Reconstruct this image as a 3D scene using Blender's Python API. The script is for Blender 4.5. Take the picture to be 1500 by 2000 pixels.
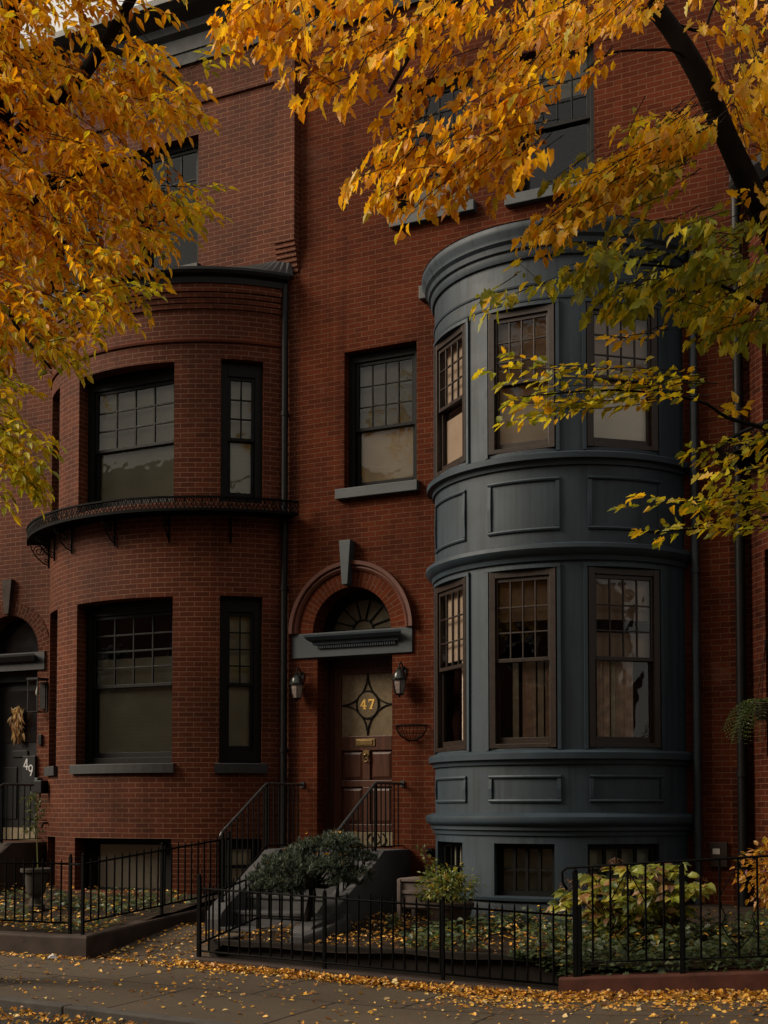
import bpy, math, random
import numpy as np
from mathutils import Vector, Matrix, noise as mnoise

random.seed(11); rng = np.random.default_rng(11)
S = bpy.context.scene
COL = S.collection
R = math.radians
for o in list(bpy.data.objects): bpy.data.objects.remove(o)

# ------------------------------------------------------------------ camera, sky, sun, exposure
F_PX, CX, CY = 2600.0, 750.0, 1467.0          # measured on the photograph (1500 x 2000)
YAW, PITCH = R(26.3), R(2.5)
CAM = Vector((9.68, -15.6, 1.6))
cam_d = bpy.data.cameras.new('camera'); cam = bpy.data.objects.new('camera', cam_d); COL.objects.link(cam)
cam_d.sensor_fit = 'AUTO'; cam_d.sensor_width = 36.0; cam_d.lens = F_PX / 2000 * 36
cam_d.shift_x = 0.0; cam_d.shift_y = (CY - 1000) / 2000
cam_d.clip_end = 1000
FW = Vector((-math.sin(YAW) * math.cos(PITCH), math.cos(YAW) * math.cos(PITCH), math.sin(PITCH)))
RT = Vector((math.cos(YAW), math.sin(YAW), 0)); UP = RT.cross(FW)
cam.location = CAM
cam.rotation_euler = Matrix((RT, UP, -FW)).transposed().to_euler()
S.camera = cam
def ray(px, py): return FW + RT * ((px - CX) / F_PX) - UP * ((py - CY) / F_PX)
def at_depth(px, py, t): return CAM + ray(px, py) * t
def on_y(px, py, Y): d = ray(px, py); return CAM + d * ((Y - CAM.y) / d.y)

SUN_TO = Vector((-0.80, -0.50, 0.62)).normalized()
world = bpy.data.worlds.new('World'); S.world = world; world.use_nodes = True
wn = world.node_tree; bg = wn.nodes['Background']
sky = wn.nodes.new('ShaderNodeTexSky'); sky.sky_type = 'NISHITA'; sky.sun_disc = False
sky.sun_elevation = math.asin(SUN_TO.z); sky.sun_rotation = math.atan2(SUN_TO.x, SUN_TO.y)
sky.air_density = 1.0; sky.dust_density = 4.0; sky.ozone_density = 0.6
_tc = wn.nodes.new('ShaderNodeTexCoord'); _cn = wn.nodes.new('ShaderNodeTexNoise'); _cn.inputs['Scale'].default_value = 2.2; _cn.inputs['Detail'].default_value = 6; _cn.inputs['Roughness'].default_value = .6
_cr = wn.nodes.new('ShaderNodeMapRange'); _cr.inputs['From Min'].default_value = .35; _cr.inputs['From Max'].default_value = .62; _cr.inputs['To Min'].default_value = .55; _cr.inputs['To Max'].default_value = .97
wn.links.new(_tc.outputs['Generated'], _cn.inputs['Vector']); wn.links.new(_cn.outputs[0], _cr.inputs[0])
_mx = wn.nodes.new('ShaderNodeMix'); _mx.data_type = 'RGBA'; _mx.inputs[7].default_value = (8.4, 7.7, 6.7, 1)      # thin autumn overcast
wn.links.new(_cr.outputs[0], _mx.inputs[0]); wn.links.new(sky.outputs[0], _mx.inputs[6]); wn.links.new(_mx.outputs[2], bg.inputs[0]); bg.inputs[1].default_value = 0.056
sun_d = bpy.data.lights.new('sun', 'SUN'); sun_d.energy = 2.8; sun_d.angle = R(30); sun_d.color = (1.0, 0.86, 0.68)
sun = bpy.data.objects.new('sun', sun_d); COL.objects.link(sun)
sun.rotation_euler = SUN_TO.to_track_quat('Z', 'Y').to_euler(); sun.location = (-20, -20, 30)
S.view_settings.view_transform = 'Standard'; S.view_settings.look = 'None'
S.view_settings.exposure = 0.85; S.view_settings.gamma = 1.0; S.view_settings.use_curve_mapping = False
S.render.engine = 'CYCLES'
S.cycles.max_bounces = 8; S.cycles.transparent_max_bounces = 12; S.cycles.sample_clamp_indirect = 4.0

# ------------------------------------------------------------------ materials
def new_mat(name):
    m = bpy.data.materials.new(name); m.use_nodes = True
    nt = m.node_tree; b = nt.nodes['Principled BSDF']; return m, nt, b
def N(nt, t, **kw):
    n = nt.nodes.new(t)
    for k, v in kw.items(): setattr(n, k, v)
    return n
def setin(n, **kw):
    for k, v in kw.items():
        k2 = k.replace('_', ' ')
        n.inputs[k2 if k2 in n.inputs else k].default_value = v
def mixc(nt, fac, a, b, mode='MIX'):
    n = N(nt, 'ShaderNodeMix', data_type='RGBA', blend_type=mode)
    for s, v in ((0, fac), (6, a), (7, b)):
        if hasattr(v, 'default_value') or hasattr(v, 'is_output'): nt.links.new(v, n.inputs[s])
        else: n.inputs[s].default_value = v if s == 0 else (*v[:3], 1)
    return n.outputs[2]
def noise(nt, scale, detail=4, rough=.55, coord='Object', vec=None, dist=0.0):
    tc = N(nt, 'ShaderNodeTexCoord'); n = N(nt, 'ShaderNodeTexNoise')
    setin(n, Scale=scale, Detail=detail, Roughness=rough, Distortion=dist)
    nt.links.new(vec or tc.outputs[coord], n.inputs['Vector']); return n.outputs[0]
def ramp(nt, src, p0, p1, c0=(0, 0, 0), c1=(1, 1, 1)):
    n = N(nt, 'ShaderNodeValToRGB'); e = n.color_ramp.elements
    e[0].position, e[1].position = p0, p1; e[0].color = (*c0, 1); e[1].color = (*c1, 1)
    nt.links.new(src, n.inputs[0]); return n.outputs[0]
def bump(nt, b, src, strength=.3, dist=.01):
    n = N(nt, 'ShaderNodeBump'); setin(n, Strength=strength, Distance=dist)
    nt.links.new(src, n.inputs['Height']); nt.links.new(n.outputs[0], b.inputs['Normal'])
def plain(name, col, rough=.6, var=.25, vscale=6, bscale=60, bstr=.15, spec=.4, metal=0.0, streak=0.0):
    m, nt, b = new_mat(name)
    c = mixc(nt, ramp(nt, noise(nt, vscale), .3, .75), tuple(x * (1 - var) for x in col), tuple(min(1, x * (1 + var)) for x in col))
    if streak:
        tc = N(nt, 'ShaderNodeTexCoord'); mp = N(nt, 'ShaderNodeMapping'); mp.inputs['Scale'].default_value = (9, 9, .5)
        nt.links.new(tc.outputs['Object'], mp.inputs[0])
        s = ramp(nt, noise(nt, 1.0, vec=mp.outputs[0]), .5, .72)
        c = mixc(nt, s, c, tuple(x * (1 - streak) for x in col))
    nt.links.new(c, b.inputs['Base Color'])
    setin(b, Roughness=rough, Metallic=metal); b.inputs['Specular IOR Level'].default_value = spec
    r = N(nt, 'ShaderNodeMapRange'); setin(r, **{'To Min': max(.05, rough - .12), 'To Max': min(1, rough + .12)})
    nt.links.new(noise(nt, vscale * 2.3), r.inputs[0]); nt.links.new(r.outputs[0], b.inputs['Roughness'])
    if bstr: bump(nt, b, noise(nt, bscale, 5), bstr, .004)
    return m

def brick_mat(name, c1, c2, mortar, bw=.205, rh=.0677, ms=.005, rough=.8, dirt=.45, spec=.04):
    m, nt, b = new_mat(name)
    uv = N(nt, 'ShaderNodeUVMap'); uv.uv_map = 'UVMap'
    # slightly wandering courses
    nz = N(nt, 'ShaderNodeTexNoise'); setin(nz, Scale=1.7, Detail=3)
    nt.links.new(uv.outputs[0], nz.inputs['Vector'])
    ma = N(nt, 'ShaderNodeVectorMath', operation='MULTIPLY_ADD'); ma.inputs[1].default_value = (.012, .012, 0); ma.inputs[2].default_value = (0, 0, 0)
    nt.links.new(nz.outputs['Color'], ma.inputs[0])
    ad = N(nt, 'ShaderNodeVectorMath', operation='ADD'); nt.links.new(uv.outputs[0], ad.inputs[0]); nt.links.new(ma.outputs[0], ad.inputs[1])
    br = N(nt, 'ShaderNodeTexBrick'); br.offset = .5
    setin(br, Scale=1.0, Bias=0.0); br.inputs['Mortar Size'].default_value = ms; br.inputs['Mortar Smooth'].default_value = .25
    br.inputs['Brick Width'].default_value = bw; br.inputs['Row Height'].default_value = rh
    br.inputs['Color1'].default_value = (*c1, 1); br.inputs['Color2'].default_value = (*c2, 1); br.inputs['Mortar'].default_value = (*mortar, 1)
    nt.links.new(ad.outputs[0], br.inputs['Vector'])
    # large weathering patches, fine grain
    big = ramp(nt, noise(nt, .55, 6, .6), .35, .7)
    dk = mixc(nt, big, (1 - dirt, 1 - dirt, 1 - dirt), (1.15, 1.1, 1.08))
    fine = mixc(nt, noise(nt, 22, 4), (.84, .84, .84), (1.14, 1.14, 1.14))
    col = mixc(nt, 1.0, br.outputs['Color'], dk, 'MULTIPLY'); col = mixc(nt, 1.0, col, fine, 'MULTIPLY')
    # soot runs and pale lime bloom: deposits with shapes of their own
    tc = N(nt, 'ShaderNodeTexCoord'); mp = N(nt, 'ShaderNodeMapping'); mp.inputs['Scale'].default_value = (2.6, 2.6, .22); nt.links.new(tc.outputs['Object'], mp.inputs[0])
    st = ramp(nt, noise(nt, 1.0, 5, .6, vec=mp.outputs[0]), .52, .74)
    col = mixc(nt, 1.0, col, mixc(nt, st, (1.05, 1.05, 1.05), (.66, .64, .63)), 'MULTIPLY')
    bl = ramp(nt, noise(nt, .9, 7, .7, dist=.5), .60, .80, (0, 0, 0), (.30, .30, .30))
    col = mixc(nt, bl, col, (.17, .095, .07))
    nt.links.new(col, b.inputs['Base Color']); setin(b, Roughness=rough); b.inputs['Specular IOR Level'].default_value = spec
    h = N(nt, 'ShaderNodeMath', operation='MULTIPLY_ADD'); h.inputs[1].default_value = -1.0; nt.links.new(br.outputs['Fac'], h.inputs[0])
    g = N(nt, 'ShaderNodeMath', operation='MULTIPLY'); g.inputs[1].default_value = .45; nt.links.new(noise(nt, 45, 4), g.inputs[0]); nt.links.new(g.outputs[0], h.inputs[2])
    bump(nt, b, h.outputs[0], .55, .006)
    return m

BR47 = brick_mat('brick_deep_red', (.088, .0205, .0086), (.060, .0142, .0063), (.118, .058, .032))
BR49 = brick_mat('brick_brown_red', (.092, .0245, .0110), (.060, .0165, .0080), (.165, .088, .053), rough=.7, spec=.08)
BR45 = brick_mat('brick_red_plain', (.068, .0165, .0080), (.034, .0090, .0056), (.112, .058, .035))
BROPP = brick_mat('brick_opposite', (.22, .09, .06), (.15, .06, .045), (.3, .25, .2))
ARCHB = brick_mat('brick_arch', (0.1080, 0.0240, 0.0096), (0.0760, 0.0192, 0.0088), (0.1320, 0.0704, 0.0416), bw=.34, rh=.0677)
TERRA = plain('terracotta_moulding', (.072, .0175, .0075), .55, .2)
GREYP = plain('blue_grey_paint', (.0225, .0350, .0470), .58, .24, 1.6, 30, .2, .3, streak=.55)
GREYD = plain('blue_grey_trim', (.0215, .0345, .0470), .56, .18, 3, 40, .12, .3)
STONEG = plain('painted_grey_stone', (.031, .040, .046), .55, .2, 5, 40, .2, .4)
STOOPS = plain('stoop_stone', (.050, .050, .052), .75, .3, 3, 30, .35, .3)
BROWNS = plain('brownstone', (0.0338, 0.0232, 0.0188), .8, .35, 4, 30, .5, .2)
REDSTONE = plain('red_sandstone', (0.0625, 0.0210, 0.0140), .8, .35, 5, 26, .6, .2)
BLACKP = plain('black_paint', (.0045, .0045, .005), .5, .3, 5, 40, .06, .2)
BLACKW = plain('black_window_paint', (.003, .003, .003), .55, .2, 5, 40, .05, .14)
DKGREY = plain('dark_grey_stone', (.017, .018, .019), .6, .25, 6, 40, .25, .35)
IRON = plain('black_iron', (.0030, .0030, .0031), .65, .3, 9, 80, .15, .05)
RAILM = plain('worn_handrail', (0.0300, 0.0312, 0.0324), .38, .3, 9, 60, .1, .5)
BROWNW = plain('brown_window_wood', (.0135, .0062, .0030), .45, .3, 8, 50, .1, .35)
DARKROOM = plain('dark_room', (.03, .025, .022), .9, .3, 1, 10, 0, .1)
COPPER = plain('dull_sheet_metal', (0.0210, 0.0228, 0.0240), .5, .3, 4, 30, .2, .4)
SLATE = plain('slate_roof', (0.0224, 0.0224, 0.0240), .7, .35, 9, 20, .6, .3)
BRASS = plain('aged_brass', (0.2340, 0.1575, 0.0630), .38, .25, 20, 60, .1, .5, metal=.75)
GOLD = plain('gold_leaf', (.85, .52, .10), .45, .1, 20, 60, .05, .5)
SILVER = plain('pale_numeral', (.42, .42, .42), .5, .1, 20, 60, .05, .4)
LAMPG = plain('lantern_glass', (0.2080, 0.1680, 0.1520), .25, .2, 20, 60, .03, .5)
WHITEP = plain('old_white_paint', (.5, .48, .43), .6, .15, 6, 50, .1, .3)
CREAM = plain('cream_stone', (0.1680, 0.1330, 0.0770), .6, .25, 10, 40, .2, .3)
PINKW = plain('weathered_pale_wood', (.125, .098, .088), .75, .3, 6, 40, .3, .25)
URNM = plain('cast_stone_urn', (0.0420, 0.0372, 0.0300), .85, .35, 8, 40, .4, .2)
POTM = plain('dark_brown_pot', (.028, .016, .012), .6, .3, 8, 40, .2, .3)
TIMBER = plain('dark_timber', (.018, .014, .011), .85, .4, 5, 25, .5, .2)
GPIPE = plain('grey_downpipe_paint', (.020, .030, .038), .42, .2, 5, 40, .1, .4)
BARK = plain('dark_bark', (.008, .006, .005), .9, .4, 8, 26, .9, .1)
TWIG = plain('twig', (.022, .016, .011), .85, .3, 8, 26, .3, .2)
SOIL = plain('soil', (0.0240, 0.0168, 0.0120), .95, .45, 6, 22, .9, .1)
ASPH = plain('asphalt', (0.0320, 0.0304, 0.0288), .9, .3, 1.5, 90, .5, .2)
GRANITE = plain('granite_kerb', (0.0630, 0.0570, 0.0510), .8, .3, 5, 60, .4, .25)
DKWOODJ = plain('dark_door_wood', (.018, .007, .005), .5, .3, 5, 40, .1, .35)
CORNM = plain('dried_corn_husk', (.34, .23, .11), .8, .35, 14, 40, .3, .2)
PAPER = plain('white_paper', (.6, .62, .66), .8, .05, 6, 40, .1, .2)

def sidewalk_mat():
    m, nt, b = new_mat('concrete_pavement')
    c = mixc(nt, ramp(nt, noise(nt, .9, 6, .65), .32, .72), (.060, .044, .029), (.108, .080, .054))
    c = mixc(nt, ramp(nt, noise(nt, 3.2, 6, .7, dist=.6), .55, .75), c, (.036, .027, .019))
    c = mixc(nt, noise(nt, 60, 3), tuple([.75] * 3), tuple([1.2] * 3)) if False else mixc(nt, .6, c, mixc(nt, noise(nt, 70, 3), (.034, .026, .018), (.115, .087, .060)))
    tc = N(nt, 'ShaderNodeTexCoord'); br = N(nt, 'ShaderNodeTexBrick'); br.offset = .42
    setin(br, Scale=1.0); br.inputs['Mortar Size'].default_value = .016; br.inputs['Brick Width'].default_value = 1.55; br.inputs['Row Height'].default_value = 1.52
    br.inputs['Color1'].default_value = (1, 1, 1, 1); br.inputs['Color2'].default_value = (.82, .82, .82, 1); br.inputs['Mortar'].default_value = (.28, .26, .24, 1)
    mp = N(nt, 'ShaderNodeMapping'); mp.inputs['Rotation'].default_value = (0, 0, R(-2)); mp.inputs['Location'].default_value = (.35, .3, 0)
    nt.links.new(tc.outputs['Object'], mp.inputs[0]); nt.links.new(mp.outputs[0], br.inputs['Vector'])
    c = mixc(nt, 1.0, c, br.outputs['Color'], 'MULTIPLY')
    nt.links.new(c, b.inputs['Base Color']); setin(b, Roughness=.85); b.inputs['Specular IOR Level'].default_value = .25
    h = N(nt, 'ShaderNodeMath', operation='SUBTRACT'); nt.links.new(noise(nt, 55, 5), h.inputs[0]); nt.links.new(br.outputs['Fac'], h.inputs[1])
    bump(nt, b, h.outputs[0], .5, .008)
    return m
PAVE = sidewalk_mat()

def wood_mat(name, col):
    m, nt, b = new_mat(name)
    tc = N(nt, 'ShaderNodeTexCoord'); mp = N(nt, 'ShaderNodeMapping'); mp.inputs['Scale'].default_value = (26, 26, 1.6)
    nt.links.new(tc.outputs['Object'], mp.inputs[0])
    g = ramp(nt, noise(nt, 1.0, 6, .6, vec=mp.outputs[0], dist=.8), .3, .7)
    nt.links.new(mixc(nt, g, tuple(x * .55 for x in col), tuple(x * 1.35 for x in col)), b.inputs['Base Color'])
    setin(b, Roughness=.38); b.inputs['Specular IOR Level'].default_value = .4
    bump(nt, b, g, .08, .003); return m
DOORW = wood_mat('door_mahogany', (0.0638, 0.0221, 0.0110))
DOORD = wood_mat('door_jamb_wood', (.035, .012, .008))

def glass_mat(name, tint=(.90, .92, .90), wave=.05, boost=1.0):
    m, nt, b = new_mat(name); nt.nodes.remove(b); out = nt.nodes['Material Output']
    tr = N(nt, 'ShaderNodeBsdfTransparent'); tr.inputs[0].default_value = (*tint, 1)
    gl = N(nt, 'ShaderNodeBsdfGlossy'); gl.inputs['Roughness'].default_value = .015; gl.inputs[0].default_value = (.92, .94, .95, 1)
    bp = N(nt, 'ShaderNodeBump'); setin(bp, Strength=wave, Distance=.05); nt.links.new(noise(nt, 2.6, 2), bp.inputs['Height'])
    nt.links.new(bp.outputs[0], gl.inputs['Normal'])
    fr = N(nt, 'ShaderNodeFresnel'); fr.inputs[0].default_value = 1.5; nt.links.new(bp.outputs[0], fr.inputs['Normal'])
    mu = N(nt, 'ShaderNodeMath', operation='MULTIPLY'); mu.inputs[1].default_value = .95 * boost; mu.use_clamp = True; nt.links.new(fr.outputs[0], mu.inputs[0])
    mx = N(nt, 'ShaderNodeMixShader'); nt.links.new(mu.outputs[0], mx.inputs[0]); nt.links.new(tr.outputs[0], mx.inputs[1]); nt.links.new(gl.outputs[0], mx.inputs[2])
    nt.links.new(mx.outputs[0], out.inputs[0]); return m
GLASS = glass_mat('window_glass')
def blind_mat(name, col, pitch=.028):
    m, nt, b = new_mat(name)
    tc = N(nt, 'ShaderNodeTexCoord'); w = N(nt, 'ShaderNodeTexWave', wave_type='BANDS', bands_direction='Z')
    setin(w, Scale=1 / (pitch * 20) * 6.283 / 2, Distortion=.4, Detail=1); nt.links.new(tc.outputs['Object'], w.inputs['Vector'])
    c = mixc(nt, ramp(nt, noise(nt, 1.6, 4), .3, .7), tuple(x * .8 for x in col), tuple(x * 1.12 for x in col))
    nt.links.new(c, b.inputs['Base Color']); setin(b, Roughness=.9)
    bump(nt, b, w.outputs[0], .16, .004); return m
BLINDC = blind_mat('blind_cream', (.66, .54, .38))
BLINDG = blind_mat('blind_olive_grey', (.27, .26, .195))
BLINDB = blind_mat('blind_brown_grey', (.36, .26, .20))
BLINDW = blind_mat('blind_pale', (.70, .63, .54))
CURT = plain('curtain_cloth', (.78, .62, .52), .9, .3, 12, 40, .2, .1)
CURTW = plain('curtain_pale', (.85, .80, .68), .9, .2, 12, 40, .2, .1)
FROST = plain('frosted_door_glass', (.150, .115, .070), .28, .18, 9, 30, .25, .5)
FANG = plain('fanlight_glass', (.060, .050, .030), .22, .3, 5, 8, .1, .5)

def leaf_mat(name, trans=.45):
    m, nt, b = new_mat(name); nt.nodes.remove(b); out = nt.nodes['Material Output']
    at = N(nt, 'ShaderNodeVertexColor'); at.layer_name = 'leaf_colour'
    c = mixc(nt, 1.0, at.outputs[0], mixc(nt, noise(nt, 35, 3), (.75, .7, .65), (1.2, 1.2, 1.2)), 'MULTIPLY')
    d = N(nt, 'ShaderNodeBsdfDiffuse'); t = N(nt, 'ShaderNodeBsdfTranslucent'); g = N(nt, 'ShaderNodeBsdfGlossy')
    g.inputs['Roughness'].default_value = .45
    nt.links.new(c, d.inputs[0]); nt.links.new(mixc(nt, 1.0, c, (1.08, 1.0, .7), 'MULTIPLY'), t.inputs[0])
    m1 = N(nt, 'ShaderNodeMixShader'); m1.inputs[0].default_value = trans; nt.links.new(d.outputs[0], m1.inputs[1]); nt.links.new(t.outputs[0], m1.inputs[2])
    m2 = N(nt, 'ShaderNodeMixShader'); m2.inputs[0].default_value = .035; nt.links.new(m1.outputs[0], m2.inputs[1]); nt.links.new(g.outputs[0], m2.inputs[2])
    nt.links.new(m2.outputs[0], out.inputs[0]); return m
LEAF = leaf_mat('leaf', .52); LITTER = leaf_mat('fallen_leaf', .15)

# ------------------------------------------------------------------ mesh helpers
BASE = {}
def tag(o, label=None, cat=None, group=None, kind=None):
    if label: o['label'] = label
    if cat: o['category'] = cat
    if group: o['group'] = group
    if kind: o['kind'] = kind
    return o
def thing(name, label, cat, loc=(0, 0, 0), group=None):
    o = bpy.data.objects.new(name, None); COL.objects.link(o); o.location = loc; o.empty_display_size = .2
    BASE[o.name] = Vector(loc); return tag(o, label, cat, group)
class MB:
    def absorb(s, other, mi):
        k = len(s.v); s.v += other.v; s.f += [tuple(i + k for i in f) for f in other.f]; s.mi += [mi] * len(other.f); s.uv += other.uv
        if s.col is not None: s.col += [(.02, .015, .01)] * len(other.v)
    def __init__(s): s.v = []; s.f = []; s.uv = []; s.mi = []; s.col = None
    def quad(s, a, b, c, d, uv=None, mi=0):
        i = len(s.v); s.v += [tuple(a), tuple(b), tuple(c), tuple(d)]; s.f.append((i, i + 1, i + 2, i + 3)); s.mi.append(mi)
        s.uv += list(uv) if uv else [(0, 0)] * 4
    def tri(s, a, b, c, mi=0):
        i = len(s.v); s.v += [tuple(a), tuple(b), tuple(c)]; s.f.append((i, i + 1, i + 2)); s.mi.append(mi); s.uv += [(0, 0)] * 3
    def poly(s, pts, uv=None, mi=0):
        i = len(s.v); s.v += [tuple(p) for p in pts]; s.f.append(tuple(range(i, i + len(pts)))); s.mi.append(mi)
        s.uv += list(uv) if uv else [(0, 0)] * len(pts)
    def shared(s, verts, faces, mi=0):
        i = len(s.v); s.v += [tuple(p) for p in verts]
        for f in faces:
            s.f.append(tuple(i + k for k in f)); s.mi.append(mi); s.uv += [(0, 0)] * len(f)
    def box(s, x0, x1, y0, y1, z0, z1, mi=0, brick=False):
        P = [(x0, y0, z0), (x1, y0, z0), (x1, y1, z0), (x0, y1, z0), (x0, y0, z1), (x1, y0, z1), (x1, y1, z1), (x0, y1, z1)]
        if not brick:
            s.shared(P, [(0, 1, 5, 4), (1, 2, 6, 5), (2, 3, 7, 6), (3, 0, 4, 7), (4, 5, 6, 7), (3, 2, 1, 0)], mi)
        else:
            q = lambda a, b, c, d, uv: s.quad(P[a], P[b], P[c], P[d], uv, mi)
            q(0, 1, 5, 4, [(x0, z0), (x1, z0), (x1, z1), (x0, z1)]); q(2, 3, 7, 6, [(x1, z0), (x0, z0), (x0, z1), (x1, z1)])
            q(1, 2, 6, 5, [(y0, z0), (y1, z0), (y1, z1), (y0, z1)]); q(3, 0, 4, 7, [(y1, z0), (y0, z0), (y0, z1), (y1, z1)])
            q(4, 5, 6, 7, [(x0, y0), (x1, y0), (x1, y1), (x0, y1)]); q(3, 2, 1, 0, [(x0, y1), (x1, y1), (x1, y0), (x0, y0)])
    def lbox(s, fr, a0, a1, c0, c1, b0, b1, mi=0):
        O, r, n = fr
        def p(a, c, b): return (O[0] + r[0] * a + n[0] * c, O[1] + r[1] * a + n[1] * c, O[2] + b)
        P = [p(a0, c1, b0), p(a1, c1, b0), p(a1, c0, b0), p(a0, c0, b0), p(a0, c1, b1), p(a1, c1, b1), p(a1, c0, b1), p(a0, c0, b1)]
        s.shared(P, [(0, 1, 5, 4), (1, 2, 6, 5), (2, 3, 7, 6), (3, 0, 4, 7), (4, 5, 6, 7), (3, 2, 1, 0)], mi)
    def tube(s, pts, rad, n=8, mi=0, cap=True):
        pts = [Vector(p) for p in pts]
        if not hasattr(rad, '__len__'): rad = [rad] * len(pts)
        V = []; prev = None
        for i, p in enumerate(pts):
            t = (pts[min(i + 1, len(pts) - 1)] - pts[max(i - 1, 0)]).normalized()
            if prev is None:
                u = t.cross(Vector((0, 0, 1)) if abs(t.z) < .9 else Vector((1, 0, 0))).normalized()
            else: u = (prev - t * prev.dot(t)).normalized()
            prev = u; w = t.cross(u)
            for k in range(n):
                a = 2 * math.pi * k / n; V.append(p + (u * math.cos(a) + w * math.sin(a)) * rad[i])
        Fc = []
        for i in range(len(pts) - 1):
            for k in range(n):
                Fc.append((i * n + k, i * n + (k + 1) % n, (i + 1) * n + (k + 1) % n, (i + 1) * n + k))
        if cap:
            Fc.append(tuple(range(n - 1, -1, -1))); m = (len(pts) - 1) * n; Fc.append(tuple(m + k for k in range(n)))
        s.shared(V, Fc, mi)
    def lathe(s, prof, c, n=16, mi=0):
        V = [(c[0] + r * math.cos(2 * math.pi * k / n), c[1] + r * math.sin(2 * math.pi * k / n), c[2] + z) for r, z in prof for k in range(n)]
        Fc = [(i * n + k, i * n + (k + 1) % n, (i + 1) * n + (k + 1) % n, (i + 1) * n + k) for i in range(len(prof) - 1) for k in range(n)]
        Fc.append(tuple(range(n - 1, -1, -1))); m = (len(prof) - 1) * n; Fc.append(tuple(m + k for k in range(n)))
        s.shared(V, Fc, mi)
    def sweep(s, sections, closed=True, mi=0, cap=True):
        """sections: list of equal-length loops of points"""
        n = len(sections[0]); V = [p for sec in sections for p in sec]; Fc = []
        for i in range(len(sections) - 1):
            for k in range(n if closed else n - 1):
                Fc.append((i * n + k, i * n + (k + 1) % n, (i + 1) * n + (k + 1) % n, (i + 1) * n + k))
        if cap and closed:
            Fc.append(tuple(range(n - 1, -1, -1))); m = (len(sections) - 1) * n; Fc.append(tuple(m + k for k in range(n)))
        s.shared(V, Fc, mi)
    def arcband(s, C, prof, a0, a1, n=40, mi=0, cap=True):
        """profile [(radius, z)] swept round the vertical axis at C (closed section)"""
        secs = []
        for i in range(n + 1):
            a = a0 + (a1 - a0) * i / n
            secs.append([(C[0] + r * math.sin(a), C[1] - r * math.cos(a), z) for r, z in prof])
        s.sweep(secs, True, mi, cap)
    def prism(s, poly2, fr, c0, c1, mi=0):
        """2-D outline (a, b) in the frame fr, extruded along its normal from c0 to c1"""
        O, r, n = fr; k = len(poly2)
        def p(a, b, c): return (O[0] + r[0] * a + n[0] * c, O[1] + r[1] * a + n[1] * c, O[2] + b)
        V = [p(a, b, c1) for a, b in poly2] + [p(a, b, c0) for a, b in poly2]
        s.shared(V, [tuple(range(k)), tuple(range(2 * k - 1, k - 1, -1))] + [(i, k + i, k + (i + 1) % k, (i + 1) % k) for i in range(k)], mi)
    def build(s, name, mats, parent=None, smooth=False, bevel=0, angle=None):
        mats = mats if isinstance(mats, (list, tuple)) else [mats]
        off = Vector((0, 0, 0)); p = parent
        if p is not None:
            while p.parent is not None: p = p.parent
            off = BASE.get(p.name, Vector((0, 0, 0)))
        V = np.array(s.v, dtype=np.float64).reshape(-1, 3) - np.array(off)
        me = bpy.data.meshes.new(name); me.from_pydata(V.tolist(), [], s.f)
        for m in mats: me.materials.append(m)
        if len(mats) > 1: me.polygons.foreach_set('material_index', s.mi)
        if any(u != (0, 0) for u in s.uv):
            L = me.uv_layers.new(name='UVMap'); L.data.foreach_set('uv', np.array(s.uv, dtype=np.float32).ravel())
        if s.col is not None:
            ca = me.color_attributes.new('leaf_colour', 'FLOAT_COLOR', 'POINT')
            c = np.ones((len(s.v), 4), dtype=np.float32); c[:, :3] = np.array(s.col, dtype=np.float32); ca.data.foreach_set('color', c.ravel())
        if smooth: me.polygons.foreach_set('use_smooth', [True] * len(me.polygons))
        me.update(); o = bpy.data.objects.new(name, me); COL.objects.link(o)
        if parent is not None: o.parent = parent
        if smooth and angle:
            try: me.set_sharp_from_angle(angle=angle)
            except Exception: pass
        if bevel:
            b = o.modifiers.new('edge', 'BEVEL'); b.width = bevel; b.segments = 2; b.limit_method = 'ANGLE'; b.angle_limit = R(40)
        return o
def copy_of(o, parent=None, dx=Vector((0, 0, 0))):
    c = o.copy(); COL.objects.link(c)
    if parent is not None: c.parent = parent
    c.location = Vector(o.location) + dx
    return c
def structure(o): return tag(o, kind='structure')

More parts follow.
